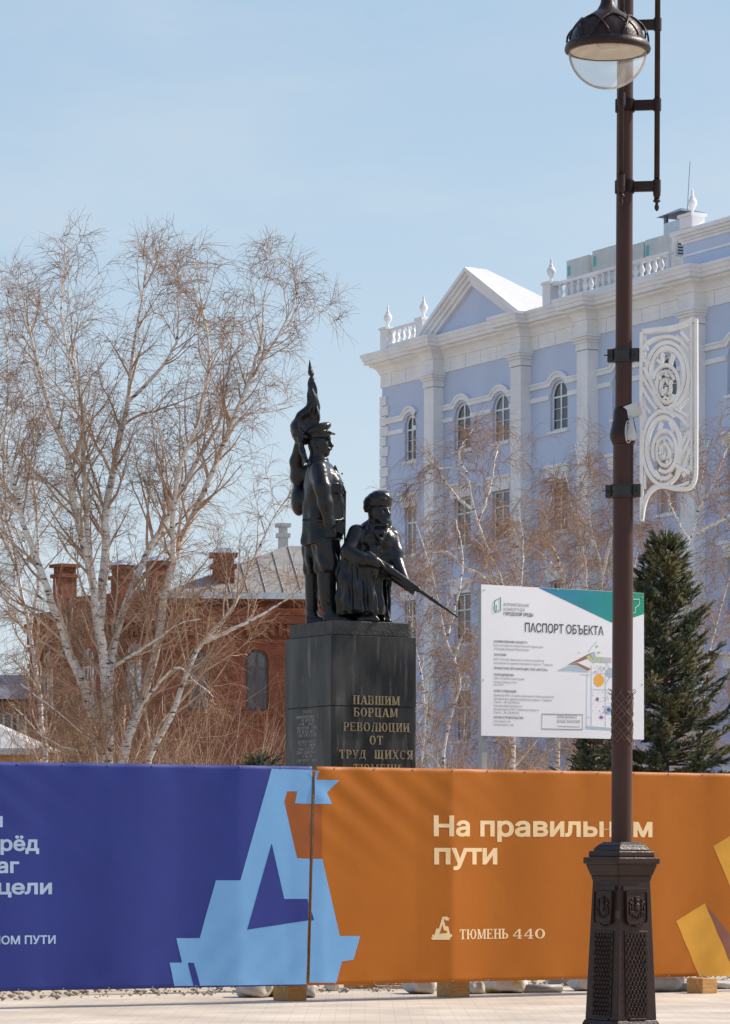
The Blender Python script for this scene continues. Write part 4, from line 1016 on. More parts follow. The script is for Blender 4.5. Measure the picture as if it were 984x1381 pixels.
b = MB(); p0 = Vector((.08, 0, 9.12)); p1 = aR*.29 + Vector((0, 0, 9.18)); b.tube([p0.lerp(p1, t) + Vector((0, 0, -.12*math.sin(math.pi*t))) for t in [k/8 for k in range(9)]], .006, 5); b.build('cable', M['blacksteel'], lamp)
# clamps
def clamp(z, r, parent):
    b = MB(); b.lathe([(r+.001, z-.06), (r+.022, z-.06), (r+.022, z-.048), (r+.012, z-.045), (r+.012, z+.045), (r+.022, z+.048), (r+.022, z+.06), (r+.001, z+.06)], 24)
    b.M = Matrix.Rotation(math.atan2(aR.y, aR.x), 4, 'Z')
    b.box(r+.01, r+.075, -.035, .035, z-.058, z+.058); b.box(-r-.06, -r-.01, -.04, .04, z-.058, z+.058)
    b.tube([(-r-.04, -.075, z), (-r-.04, .06, z)], .008, 6); b.tube([(r+.03, -.06, z), (r+.03, .06, z)], .011, 6)
    b.tube([(-r-.10, -.0, z+.01), (-r-.02, 0, z+.01)], .006, 6)
    return b.build('clamp', M['blacksteel'], parent)
# ---------------------------------------------------------------- ornamental panel on the pole
op = thing('ornamental_panel', 'cream scrollwork panel with two spirals clamped to the lamp post', 'ornament', (LX+.02, LY, 0), math.atan2(aR.y, aR.x))
clamp(6.105, .075, op); clamp(4.885, .093, op)
OU = lambda zx, zy: plane_uv((LX+.02, LY), Vector((aR.x, aR.y)).normalized(), 790 + zx/4.603, 420 + zy/4.603)
def obar(pts, w, m, y0=-.02, y1=.02, name='scroll', parent=None, closed=False):
    mb = MB(); mb.ribbon([OU(*q) for q in pts], w*1.6, y0*1.5, y1*1.5, closed); return mb.build(name, m, parent or op, bevel=.003)
def smooth(pts, n=8):
    out = []
    for i in range(len(pts)-1):
        p0 = pts[max(i-1, 0)]; p1 = pts[i]; p2 = pts[i+1]; p3 = pts[min(i+2, len(pts)-1)]
        for k in range(n):
            t = k/n; out.append(tuple(.5*(2*p1[c] + (p2[c]-p0[c])*t + (2*p0[c]-5*p1[c]+4*p2[c]-p3[c])*t*t + (3*p1[c]-p0[c]-3*p2[c]+p3[c])*t**3) for c in (0, 1)))
    return out + [pts[-1]]
CR = M['cream']
fr = obar(smooth([(346, 1295), (345, 900), (343, 500), (345, 130)]), .020, CR, -.03, .03, 'frame')
obar(smooth([(350, 128), (430, 118), (520, 108), (600, 85), (660, 55)]), .026, CR, -.028, .028, 'frame_top', fr)
obar([(684, 48), (685, 500), (684, 980)], .018, CR, -.04, .04, 'frame_side', fr)
obar([(655, 70), (656, 500), (655, 990)], .014, CR, -.022, .022, 'frame_side', fr)
obar(smooth([(684, 980), (675, 1050), (640, 1098), (560, 1102), (490, 1088), (435, 1094), (390, 1135), (362, 1200), (346, 1300)]), .020, CR, -.030, .030, 'frame_bottom', fr)
obar(smooth([(640, 1060), (560, 1088), (470, 1076), (410, 1095), (365, 1160), (350, 1200)]), .013, CR, -.024, .024, 'frame_bottom', fr)
obar([(366, 150), (366, 1100)], .010, CR, -.018, .018, 'frame', fr)
def ell(cx, cy, rx, ry, a0, a1, n=28): return [(cx + rx*math.cos(R(a0+(a1-a0)*k/n)), cy - ry*math.sin(R(a0+(a1-a0)*k/n))) for k in range(n+1)]
i = 0
for cx, cy, rx, ry, a0, a1, w in ((505, 400, 132, 205, -75, 190, .022), (505, 395, 104, 165, -90, 215, .024), (495, 470, 82, 135, -150, 160, .020), (495, 470, 58, 95, 30, 330, .020), (495, 475, 30, 52, -60, 250, .016),
                             (480, 850, 128, 228, 60, 330, .020), (482, 850, 104, 190, -30, 300, .024), (490, 870, 74, 128, -120, 200, .020), (490, 872, 50, 86, 20, 330, .018), (490, 875, 26, 46, -70, 240, .014)):
    i += 1; obar(ell(cx, cy, rx, ry, a0, a1), w, CR, -.022-.0013*i, .022+.0013*i)
for pts in ([(475, 260), (470, 330)], [(540, 270), (525, 335)], [(470, 330), (440, 300)], [(345, 400), (400, 490), (470, 590), (500, 610)], [(345, 470), (400, 560), (440, 610)], [(360, 350), (440, 520)], [(345, 560), (400, 630)],
            [(620, 500), (560, 590), (440, 640), (370, 740)], [(640, 540), (560, 620)], [(520, 620), (590, 660), (640, 720)], [(545, 600), (640, 655)], [(560, 960), (630, 820), (650, 740)], [(590, 1000), (650, 850)], [(560, 900), (640, 740)],
            [(470, 690), (450, 750)], [(520, 690), (545, 750)], [(450, 750), (545, 752)], [(380, 200), (430, 170)], [(345, 250), (380, 200), (440, 170), (520, 160), (580, 180)], [(590, 130), (640, 190)], [(350, 300), (395, 330)], [(540, 950), (640, 1000)], [(430, 990), (470, 1050)], [(600, 1020), (650, 960)],
            [(400, 660), (360, 800)], [(640, 250), (600, 200), (560, 150)], [(420, 380), (350, 430)], [(600, 880), (560, 1020)], [(375, 180), (375, 240)], [(480, 620), (500, 600), (540, 620)]):
    i += 1; obar(smooth(pts, 6), .019, CR, -.020-.0008*(i % 17), .020+.0008*(i % 17))
rd = random.Random(5)
for k in range(16):
    cx, cy = rd.choice([(495, 470), (490, 872)]); a = rd.uniform(0, 360); r_ = rd.uniform(.2, .9); l = rd.uniform(15, 34)
    x0, y0 = cx + 60*r_*math.cos(R(a)), cy + 100*r_*math.sin(R(a)); i += 1
    obar([(x0, y0), (x0 + l*math.cos(R(a*3)), y0 + l*1.3*math.sin(R(a*3)))], .013, CR, -.03-.0005*i, .03, 'scroll')
b = MB(); c_ = OU(290, 622); b.M = Matrix.Translation((c_[0], -.03, c_[1])) @ Matrix.Rotation(R(-20), 4, 'Y'); b.box(-.07, .07, -.05, .05, -.06, .06); b.build('junction_box', M['greycover'], op, bevel=.006)
b = MB(); c_ = OU(285, 745); b.lathe([(.05, -.09), (.055, -.05), (.03, .03), (.015, .12)], 10, c_[0]-.0, -.09, c_[1]); b.build('wire_wrap', M['greycover'], op, True)
b = MB()
for q in range(2):
    b.tube([(c_[0]-.02 + .022*math.cos(t)*(1+.3*q), -.13-.01*q, c_[1]-.02 + (.07+.03*q)*math.sin(t)) for t in [2*math.pi*k/16 for k in range(16)]], .0045, 5, True)
b.build('cord_loop', M['greycover'], op)
# ---------------------------------------------------------------- wire netting wrapped round the pole
b = MB(); nw = 9
for s in (-1, 1):
    for k in range(nw):
        pts = []; n = 22
        for q in range(n+1):
            t = q/n; an = 2*math.pi*k/nw + s*t*2*math.pi*.62; wv = .004*math.sin(t*math.pi*2*nw*.62)
            pts.append(((.0965+wv)*math.cos(an), (.0965+wv)*math.sin(an), 2.63 + .44*t + .02*math.sin(k*2.1)))
        if s > 0 or k % 2: pts.append((pts[-1][0]*1.35, pts[-1][1]*1.35, pts[-1][2]+.025))
        b.tube(pts, .0034, 5)
nn = b.build('wire_netting', mat('rusty_wire', (.17, .10, .075), .6, metal=.3)); nn.location = (LX, LY, 0); nn.rotation_euler = (0, .0045, 0)
tag(nn, 'rusty wire mesh sleeve wrapped round the lamp post', 'netting')

# ---------------------------------------------------------------- monument pedestal
MA = R(29.5); mc = Vector((-.47, 48.9)); ma = Vector((math.cos(MA), math.sin(MA))); mb_ = Vector((-math.sin(MA), math.cos(MA))); SD = 1.37
pc = mc + (ma + mb_)*SD/2
pd = thing('stone_pedestal', 'square dark granite pedestal with gold lettering under the bronze figures', 'pedestal', (pc.x, pc.y, 0), MA)
h = SD/2
b = MB(); b.box(-h, h, -h, h, .5, 3.735); b.build('lower_block', M['granite'], pd, bevel=.008)
b = MB(); b.box(-h-.004, h+.004, -h-.004, h+.004, 3.745, 4.735); b.build('upper_block', M['granite'], pd, bevel=.008)
b = MB(); b.box(-h+.02, h-.02, -h+.02, h-.02, 3.73, 3.75); b.build('joint', M['granite_rough'], pd)
b = MB(); b.box(-h-.35, h+.35, -h-.35, h+.35, 0, .26); b.box(-h-.15, h+.15, -h-.15, h+.15, .262, .498); b.build('step', M['granite_rough'], pd, bevel=.01)
b = MB(); b.box(-h+.045, h-.075, -h+.045, h-.045, 4.738, 4.945); b.build('plinth', M['granite_rough'], pd, bevel=.012)
PU = lambda zx, zy: plane_uv((mc.x, mc.y), ma, 370 + zx/3.644, 820 + zy/3.644)
lines = [('ПАВШИМ', 383, 613, 472), ('БОРЦАМ', 385, 603, 532), ('РЕВОЛЮЦИИ', 335, 660, 603), ('ОТ', 463, 531, 670), ('ТРУД', 315, 447, 739), ('ЩИХСЯ', 487, 677, 740), ('ТЮМЕНИ', 383, 617, 809)]
for body, z0, z1, yb in lines:
    u0, v0 = PU(z0, yb); u1, _ = PU(z1, yb); cap = 43/3.644/F*49.5
    b = MB()
    for i, p_ in enumerate(serif_text(body, u0 - h, u1 - h, v0, cap)):
        b.prism(p_, -h-.018-.0005*(i % 12), -h-.0005)
    b.build('gold_lettering', M['gold'], pd)
# weathered inscription on the left face, too worn to read
LU = lambda zx, zy: plane_uv((mc.x, mc.y), mb_, 370 + zx/3.644, 820 + zy/3.644)
rl = random.Random(6); b = MB()
for zy, z0, z1 in ((516, 143, 183), (538, 106, 216), (557, 118, 203), (575, 120, 200), (593, 112, 208), (612, 112, 205), (630, 114, 205), (662, 118, 202), (680, 120, 203), (698, 118, 200), (716, 108, 203), (735, 135, 185), (754, 108, 208)):
    u0, v = LU(z1, zy); u1, _ = LU(z0, zy); u = u0
    if u0 > u1: u0, u1 = u1, u0; u = u0
    while u < u1 - .01:
        w = rl.uniform(.015, .03)
        if rl.random() > .16:
            # local x of the left face runs along -y: face at x = -h
            b.box(-h-.0025, -h-.0005, -h+u, -h+u+w*.28, v, v+.045)
            if rl.random() > .4: b.box(-h-.0028, -h-.0006, -h+u+w*.55, -h+u+w*.8, v, v+.045)
            if rl.random() > .4: b.box(-h-.0031, -h-.0007, -h+u, -h+u+w*.8, v+rl.choice([0, .018, .037]), v+rl.choice([.045, .042]) if rl.random() > .9 else v+.044)
        u += w + .008
b.build('worn_inscription', M['plaque'], pd)
# ================================================================ BRONZE FIGURES, modelled as smooth volumes
def polygonise(fn, lo, hi, h):
    nx, ny, nz_ = [int(math.ceil((b-a)/h))+1 for a, b in zip(lo, hi)]
    X, Y, Z = np.meshgrid(lo[0]+h*np.arange(nx), lo[1]+h*np.arange(ny), lo[2]+h*np.arange(nz_), indexing='ij')
    D = fn(X.astype(np.float32), Y.astype(np.float32), Z.astype(np.float32))
    S = D < 0
    # cells with a sign change
    c = [S[i:nx-1+i, j:ny-1+j, k:nz_-1+k] for i in (0, 1) for j in (0, 1) for k in (0, 1)]
    cnt = sum(q.astype(np.int8) for q in c); act = (cnt > 0) & (cnt < 8)
    idx = -np.ones(act.shape, np.int64); I, J, K = np.nonzero(act); idx[I, J, K] = np.arange(len(I))
    acc = np.zeros((len(I), 3)); num = np.zeros(len(I))
    cor = [(i, j, k) for i in (0, 1) for j in (0, 1) for k in (0, 1)]
    for a in range(8):
        for b in range(a+1, 8):
            A, B = cor[a], cor[b]
            if sum(abs(A[q]-B[q]) for q in range(3)) != 1: continue
            da = D[I+A[0], J+A[1], K+A[2]]; db = D[I+B[0], J+B[1], K+B[2]]
            m = (da < 0) != (db < 0); t = np.where(m, da/(da-db+1e-12), 0)
            P = np.array(A)[None] + t[:, None]*(np.array(B)-np.array(A))[None]
            acc[m] += P[m]; num[m] += 1
    V = (np.stack([I, J, K], 1) + acc/num[:, None])*h + np.array(lo)
    faces = []
    for ax in range(3):
        sl0 = [slice(None)]*3; sl1 = [slice(None)]*3; sl0[ax] = slice(0, -1); sl1[ax] = slice(1, None)
        s0 = S[tuple(sl0)]; s1 = S[tuple(sl1)]; ch = s0 != s1
        u, v = (ax+1) % 3, (ax+2) % 3
        e = np.stack(np.nonzero(ch), 1)
        ok = (e[:, u] > 0) & (e[:, v] > 0) & (e[:, u] < act.shape[u]) & (e[:, v] < act.shape[v]); e = e[ok]
        q = []
        for du, dv in ((1, 1), (0, 1), (0, 0), (1, 0)):
            p = e.copy(); p[:, u] -= du; p[:, v] -= dv; q.append(idx[p[:, 0], p[:, 1], p[:, 2]])
        q = np.stack(q, 1); fl = s0[e[:, 0], e[:, 1], e[:, 2]]
        q[~fl] = q[~fl][:, ::-1]; faces.append(q)
    Fq = np.concatenate(faces); Fq = Fq[(Fq >= 0).all(1)]
    return V, Fq

class Vol:
    def __init__(s): s.ops = []; s.noise = None
    def add(s, f, k=.05, op='u'): s.ops.append((f, k, op)); return s
    def cap(s, a, b, r1, r2=None, k=.05, op='u', fx=1, fy=1):
        r2 = r1 if r2 is None else r2; a = np.array(a, float); b = np.array(b, float); ab = b-a; L2 = (ab**2).sum()
        def f(X, Y, Z):
            t = np.clip(((X-a[0])*ab[0] + (Y-a[1])*ab[1] + (Z-a[2])*ab[2])/L2, 0, 1)
            return np.sqrt((X-a[0]-t*ab[0])**2 + (Y-a[1]-t*ab[1])**2 + (Z-a[2]-t*ab[2])**2) - (r1 + (r2-r1)*t)
        return s.add(f, k, op)
    def ell(s, c, r, k=.05, op='u', ry=0, rz=0):
        Mx = np.array((Matrix.Rotation(rz, 3, 'Z') @ Matrix.Rotation(ry, 3, 'Y')).transposed())
        def f(X, Y, Z):
            P = [X-c[0], Y-c[1], Z-c[2]]; Q = [Mx[i, 0]*P[0] + Mx[i, 1]*P[1] + Mx[i, 2]*P[2] for i in range(3)]
            k0 = np.sqrt(sum((Q[i]/r[i])**2 for i in range(3))); k1 = np.sqrt(sum((Q[i]/r[i]**2)**2 for i in range(3))) + 1e-6
            return k0*(k0-1)/k1
        return s.add(f, k, op)
    def loft(s, secs, k=.05, op='u', folds=None, rz=0, sq=2.0):
        """secs: (z, cx, a, cy, b) stacked elliptical sections"""
        A = np.array(sorted(secs)); z0, z1 = A[0, 0], A[-1, 0]
        def f(X, Y, Z):
            cx, a, cy, b = [np.interp(Z, A[:, 0], A[:, i]) for i in (1, 2, 3, 4)]
            x, y = X-cx, Y-cy
            if rz: x, y = x*math.cos(rz) + y*math.sin(rz), -x*math.sin(rz) + y*math.cos(rz)
            q = (np.abs(x/a)**sq + np.abs(y/b)**sq)**(1/sq)
            d = (q-1)*np.minimum(a, b)
            if folds is not None: d = d + folds(X, Y, Z, np.arctan2(y/b, x/a))
            dz = np.maximum(z0-Z, Z-z1)
            return np.where(dz > 0, np.sqrt(np.maximum(d, 0)**2 + dz**2), np.maximum(d, dz))
        return s.add(f, k, op)
    def box(s, c, hsz, rnd=.01, k=.03, op='u', Mx=None):
        Mi = np.array((Mx or Matrix.Identity(3)).transposed())
        def f(X, Y, Z):
            P = [X-c[0], Y-c[1], Z-c[2]]; Q = [np.abs(Mi[i, 0]*P[0] + Mi[i, 1]*P[1] + Mi[i, 2]*P[2]) - hsz[i] + rnd for i in range(3)]
            return np.sqrt(sum(np.maximum(q, 0)**2 for q in Q)) + np.minimum(np.maximum(np.maximum(Q[0], Q[1]), Q[2]), 0) - rnd
        return s.add(f, k, op)
    def __call__(s, X, Y, Z):
        D = np.full(X.shape, 9.0, np.float32)
        for f, k, op in s.ops:
            d = f(X, Y, Z)
            if op == 'u':
                hh = np.clip(.5 + .5*(D-d)/k, 0, 1); D = D + (d-D)*hh - k*hh*(1-hh)
            else:
                hh = np.clip(.5 - .5*(D+d)/k, 0, 1); D = D + (-d-D)*hh + k*hh*(1-hh)
        if s.noise is not None: D = D + s.noise(X, Y, Z)
        D = np.maximum(D, -Z + .004)          # soles flat on the plinth
        return D
    def build(s, name, lo, hi, h, m, parent):
        V, Fq = polygonise(s, lo, hi, h); me = np_mesh(name, V, Fq)
        return link(name, me, m, parent, True)

ST = thing('bronze_statue', 'black bronze group of a standing flag bearer and a kneeling rifleman on the pedestal', 'statue', (-.485, 49.85, 4.945), 0)
Q = 337.6
ST.scale = (.992, .992, .992)
S = lambda zx, zy, y=0.: ((zx-280)/Q, y, (1340-zy)/Q)
def secs(rows, cy=0):
    out = []
    for r in rows:
        zy, x0, x1, b = r[:4]; c = r[4] if len(r) > 4 else cy
        out.append(((1340-zy)/Q, ((x0+x1)/2-280)/Q, (x1-x0)/2/Q, c, b))
    return out
# --- standing man in a belted jacket, breeches and boots, cap on his head
v = Vol()
jf = lambda X, Y, Z, T: .016*np.sin(T*8 + Z*1.6)*np.clip((2.1-Z)/1.0, .2, 1) + .007*np.sin(Z*24 + T*3 + X*6)*np.clip((1.9-Z), .2, 1) + .006*np.sin(Z*13 - T*5)
v.loft(secs([(548, 180, 262, .12), (562, 172, 280, .20), (585, 160, 300, .29), (615, 155, 318, .34), (650, 150, 338, .345), (700, 146, 347, .32), (760, 144, 351, .305), (830, 142, 350, .305), (900, 138, 342, .315), (940, 136, 322, .325), (957, 137, 316, .325)]), .04, folds=jf, sq=2.3)
v.cap(S(222, 598, -.30), S(240, 690, -.40), .125, .118, .07); v.cap(S(240, 690, -.40), S(253, 765, -.415), .118, .108, .05)      # near arm
v.cap(S(253, 765, -.415), S(272, 858, -.40), .106, .075, .05); v.cap(S(270, 850, -.40), S(274, 868, -.40), .088, .088, .02)
v.ell(S(276, 898, -.40), (.06, .042, .085), .025)
for k in range(4):
    zx = 258 + 12*k
    v.cap(S(zx+2, 905, -.425), S(zx+4, 927-abs(k-1)*2, -.43), .024, .021, .010); v.cap(S(zx+4, 927-abs(k-1)*2, -.43), S(zx+5, 922, -.385), .021, .018, .010)
v.cap(S(296, 888, -.40), S(302, 915, -.42), .023, .019, .012)
v.cap(S(190, 592, .24), S(124, 612, .30), .135, .125, .06); v.cap(S(124, 612, .30), S(112, 540, .24), .125, .10, .05); v.cap(S(112, 540, .24), S(126, 452, .14), .10, .072, .05)   # raised far arm
v.ell(S(133, 436, .10), (.05, .06, .07), .03)
for k in range(4): v.cap(S(122+3*k, 446-10*k, .03), S(146+2*k, 447-10*k, .02), .022, .020, .010)
v.cap(S(118, 448, .06), S(128, 415, .05), .022, .019, .012)
v.cap(S(205, 556, 0), S(218, 500, 0), .115, .11, .05)                                                    # neck, collar
v.loft([(Z_, x_, a_, 0, b_) for (x_, _, Z_), a_, b_ in ((S(214, 560), .165, .155), (S(222, 530), .135, .13))], .02)
v.ell(S(217, 462), (.150, .128, .185), .03); v.ell(S(243, 490), (.088, .092, .090), .04); v.ell(S(258, 510), (.044, .055, .038), .03)       # head, jaw, chin
v.cap(S(268, 440), S(284, 470), .020, .030, .02); v.ell(S(281, 473), (.028, .034, .018), .012)             # nose
v.cap(S(268, 436, -.075), S(272, 433, .075), .026, .026, .02)                                              # brow
for s in (-1, 1):
    v.ell(S(262, 450, s*.062), (.030, .036, .022), .015, 's'); v.ell(S(261, 450, s*.060), (.020, .024, .016), .008)
    v.ell(S(250, 470, s*.068), (.05, .04, .05), .03); v.ell(S(212, 470, s*.128), (.032, .016, .052), .012); v.ell(S(214, 468, s*.142), (.014, .010, .030), .01, 's')
v.cap(S(272, 488, -.055), S(278, 486, 0), .016, .022, .012); v.cap(S(272, 488, .055), S(278, 486, 0), .016, .022, .012)        # moustache
v.cap(S(271, 497, -.03), S(271, 497, .03), .014, .014, .010)
bf = lambda X, Y, Z, T: .012*np.sin(T*6 + Z*5) + .008*np.sin(Z*22 + T*4)
v.loft(secs([(930, 185, 318, .17), (1000, 196, 322, .18), (1060, 200, 326, .185), (1085, 203, 322, .175), (1097, 215, 312, .14)], -.16), .03, folds=bf)      # breeches
v.loft(secs([(930, 137, 255, .17), (1000, 142, 240, .17), (1060, 146, 232, .17), (1085, 149, 226, .16), (1097, 156, 220, .13)], .15), .03, folds=bf)
wf = lambda X, Y, Z, T: .006*np.sin(Z*46 + T*2) * np.clip((.42-Z)*4, 0, 1)
v.loft(secs([(1092, 210, 308, .135), (1130, 213, 306, .13), (1200, 219, 304, .125), (1250, 228, 306, .105), (1285, 240, 312, .095), (1340, 238, 318, .10)], -.16), .02, folds=wf)   # boots
v.loft(secs([(1092, 150, 224, .125), (1130, 151, 222, .12), (1200, 153, 220, .115), (1270, 156, 218, .095), (1340, 154, 226, .10)], .15), .02, folds=wf)
v.cap(S(275, 1312, -.17), S(355, 1322, -.25), .092, .066, .03); v.cap(S(272, 1330, -.17), S(372, 1334, -.26), .085, .06, .02)
v.cap(S(195, 1318, .14), S(235, 1326, .08), .088, .068, .03)
for zx0, zy0, zx1, zy1, r in ((146, 840, 240, 846, .02), (346, 838, 300, 846, .02)): v.cap(S(zx0, zy0, -.2), S(zx1, zy1, -.33), r, r, .02)      # belt
for zy in range(610, 930, 45): v.ell(S(345 - abs(zy-770)*.07, zy, -.07), (.018, .018, .018), .006)        # buttons
v.cap(S(300, 575, -.12), S(349, 700, -.13), .017, .017, .012); v.cap(S(349, 700, -.13), S(346, 950, -.13), .017, .014, .012)
v.box(S(310, 690, -.285), (.07, .03, .07), .012, .015); v.box(S(320, 878, -.26), (.075, .04, .08), .012, .02)
v.ell(S(122, 735, .22), (.115, .15, .21), .08); v.cap(S(118, 650, .28), S(122, 700, .24), .06, .1, .05)      # left coat flap / satchel
fig = v.build('standing_man', (-.75, -.62, 0), (.42, .62, 2.95), .0135, M['bronze'], ST)
# cap
v = Vol(); v.ell(S(218, 391), (.200, .180, .075), .03, ry=R(-22)); v.loft([(z_, x_, a_, 0, b_) for (x_, _, z_), a_, b_ in ((S(222, 436), .155, .140), (S(224, 402), .166, .150))], .03)
v.ell(S(274, 409), (.088, .118, .017), .012, ry=R(14)); v.ell(S(262, 408, 0), (.02, .13, .02), .01)
v.build('peaked_cap', (-.45, -.25, 2.55), (.15, .25, 2.98), .011, M['bronze'], fig)
# flag on its staff
v = Vol(); fy = .06
ff = lambda X, Y, Z, T: .007*np.sin(T*4 + Z*9) + .006*np.sin(Z*31 + T*3)
v.loft(secs([(136, 174, 197, .032), (170, 166, 204, .05), (220, 166, 213, .06), (262, 168, 220, .07), (285, 146, 226, .09), (310, 116, 228, .11), (340, 92, 228, .13), (370, 80, 226, .145), (395, 79, 218, .15), (420, 92, 200, .13), (445, 104, 176, .11), (465, 112, 160, .09)], fy), .03, folds=ff)
v.ell(S(182, 362, -.12), (.19, .16, .185), .03, 's', ry=R(-12)); v.ell(S(196, 300, -.05), (.045, .075, .14), .03, 's', ry=R(8))
v.cap(S(104, 420, -.0), S(160, 432, -.10), .035, .03, .03); v.cap(S(131, 440, -.05), S(140, 500, -.08), .045, .04, .02); v.cap(S(140, 500, -.08), S(160, 552, -.14), .05, .03, .02)
v.ell(S(136, 466, -.10), (.028, .03, .04), .01); v.ell(S(150, 518, -.13), (.03, .03, .045), .01); v.ell(S(160, 545, -.15), (.03, .03, .03), .01)
v.cap(S(184, 140, fy), S(150, 450, fy), .028, .028, .02)
fo = v.build('flag', (-.66, -.32, 2.25), (-.1, .36, 3.6), .0125, M['bronze'], fig)
v = Vol(); v.loft(secs([(48, 174, 177, .006), (90, 168, 187, .03), (118, 166, 198, .045), (134, 178, 194, .03), (144, 176, 194, .035)], fy), .005, sq=1.3)
v.build('spear_tip', (-.4, -.1, 3.5), (-.15, .2, 3.86), .008, M['bronze'], fo)
# --- kneeling man in a long coat with a rifle
v = Vol(); ky = -.12
kf = lambda X, Y, Z, T: .018*np.sin(T*8 + Z*5) + .012*np.sin(Z*20 - T*6) + .005*np.sin(Z*41 + T*9)
v.loft(secs([(842, 452, 535, .12), (865, 424, 566, .19), (890, 396, 594, .26), (925, 380, 604, .30), (980, 376, 602, .31), (1040, 366, 596, .32), (1085, 348, 588, .34), (1130, 352, 582, .32)], ky), .04, folds=kf, sq=2.4)
sf = lambda X, Y, Z, T: .030*np.sin(T*9 + Z*2.0) + .015*np.sin(T*17 - Z*5) + .010*np.sin(Z*20 + T*3)
v.loft(secs([(1035, 322, 496, .25, -.28), (1080, 314, 506, .28, -.30), (1150, 313, 518, .30, -.30), (1220, 313, 528, .31, -.30), (1285, 318, 538, .31, -.30), (1304, 326, 536, .29, -.30)], 0), .04, folds=sf)     # coat skirt over the raised knee
v.ell(S(446, 1322, -.40), (.15, .30, .10), .04, 's')
v.loft(secs([(1090, 480, 560, .18, .0), (1180, 500, 560, .16, .0), (1260, 508, 562, .17, .0), (1340, 505, 566, .20, .0)]), .04, folds=sf)                 # kneeling leg under the coat
v.loft(secs([(1085, 340, 470, .2, .12), (1340, 345, 480, .24, .14)]), .05, folds=sf)
v.cap(S(430, 1085, -.34), S(478, 1070, -.46), .15, .125, .06)                                              # raised knee
v.cap(S(470, 1090, -.44), S(452, 1300, -.42), .095, .075, .03)
v.cap(S(435, 1322, -.42), S(488, 1322, -.50), .072, .058, .03); v.cap(S(430, 1334, -.42), S(500, 1335, -.52), .07, .05, .02)
v.cap(S(545, 1318, -.10), S(556, 1335, -.22), .08, .06, .03)
v.cap(S(404, 905, -.30), S(370, 1000, -.45), .124, .114, .07); v.cap(S(368, 1000, -.46), S(430, 1040, -.56), .12, .105, .05); v.cap(S(430, 1040, -.56), S(486, 1052, -.60), .10, .078, .04)   # arm at the trigger
v.cap(S(474, 1048, -.59), S(490, 1053, -.60), .088, .088, .02)
v.ell(S(508, 1060, -.60), (.065, .045, .06), .025)
for k in range(4): v.cap(S(512+7*k, 1046+9*k, -.635), S(524+7*k, 1066+8*k, -.61), .021, .019, .010)
v.cap(S(505, 1048, -.57), S(534, 1056, -.565), .022, .019, .012)
v.cap(S(578, 925, -.20), S(594, 1000, -.29), .112, .106, .07); v.cap(S(592, 1000, -.28), S(603, 1070, -.36), .106, .095, .05); v.cap(S(606, 1070, -.36), S(640, 1155, -.54), .10, .072, .04)   # arm under the barrel
v.cap(S(588, 1120, -.45), S(632, 1150, -.53), .075, .08, .03)
v.ell(S(655, 1180, -.56), (.065, .05, .05), .025)
for k in range(4): v.cap(S(640+11*k, 1180+9*k, -.60), S(652+11*k, 1157+9*k, -.61), .021, .018, .010)
v.cap(S(640, 1150, -.54), S(672, 1160, -.575), .021, .018, .012)
v.cap(S(488, 880, -.14), S(508, 830, -.20), .12, .115, .05)
fdir = R(-42)
hx, hy_, hz = S(513, 800, -.20)
def fp(a, b, c): return (hx + a*math.cos(fdir) - b*math.sin(fdir), hy_ + a*math.sin(fdir) + b*math.cos(fdir), hz + c)
v.ell((hx, hy_, hz), (.175, .15, .195), .03, rz=fdir); v.ell(fp(.06, 0, -.10), (.10, .10, .085), .04, rz=fdir)
v.cap(fp(.150, 0, .03), fp(.185, 0, -.045), .020, .030, .018); v.cap(fp(.125, -.08, .045), fp(.125, .08, .045), .028, .028, .02)
for s in (-1, 1):
    v.ell(fp(.140, s*.060, .008), (.032, .030, .022), .014, 's', rz=fdir); v.ell(fp(.130, s*.058, .008), (.020, .020, .016), .008, rz=fdir)
    v.ell(fp(.10, s*.075, -.045), (.05, .045, .045), .03, rz=fdir); v.ell(fp(-.01, s*.137, -.02), (.032, .018, .05), .012, rz=fdir)
    v.cap(fp(.172, 0, -.078), fp(.125, s*.075, -.105), .026, .018, .014)
bfn = lambda: None
v.ell(fp(.125, 0, -.16), (.085, .10, .095), .03, rz=fdir); v.ell(fp(.10, 0, -.235), (.05, .055, .05), .03, rz=fdir)
v.cap(fp(.165, -.03, -.112), fp(.165, .03, -.112), .012, .012, .01)
for zx0, zy0, y0, zx1, zy1, y1_ in ((470, 870, -.38, 520, 945, -.47), (548, 872, -.36, 528, 945, -.45), (470, 872, -.38, 548, 872, -.42)): v.cap(S(zx0, zy0, y0), S(zx1, zy1, y1_), .030, .026, .02)   # lapels
v.box(S(513, 905, -.455), (.075, .02, .035), .01, .012)
for zy in (960, 1005): v.ell(S(522, zy, -.475), (.02, .02, .02), .008)
kn = v.build('kneeling_man', (.02, -.78, 0), (1.25, .50, 1.72), .0135, M['bronze'], ST)
v = Vol(); v.ell((hx-.015, hy_+.01, hz+.165), (.205, .185, .125), .05, rz=fdir, ry=R(-8)); v.ell((hx-.10, hy_+.07, hz+.06), (.125, .125, .12), .07); v.ell((hx+.035, hy_-.03, hz+.225), (.13, .13, .07), .07, rz=fdir)
v.loft([(hz+.075, hx, .178, hy_, .158), (hz+.16, hx-.003, .19, hy_, .168)], .07, rz=fdir)
v.noise = lambda X, Y, Z: .003*np.sin(X*61 + Y*23 + Z*17)*np.sin(Y*57 - Z*41 + 1) + .002*np.sin(Z*83 + X*37)
v.build('fur_hat', (hx-.26, hy_-.25, hz), (hx+.26, hy_+.25, hz+.36), .011, M['bronze'], kn)
v = Vol(); A_ = np.array(S(462, 1018, -.52)); B_ = np.array(S(892, 1322, -.66)); L_ = lambda t: tuple(A_ + (B_-A_)*t)
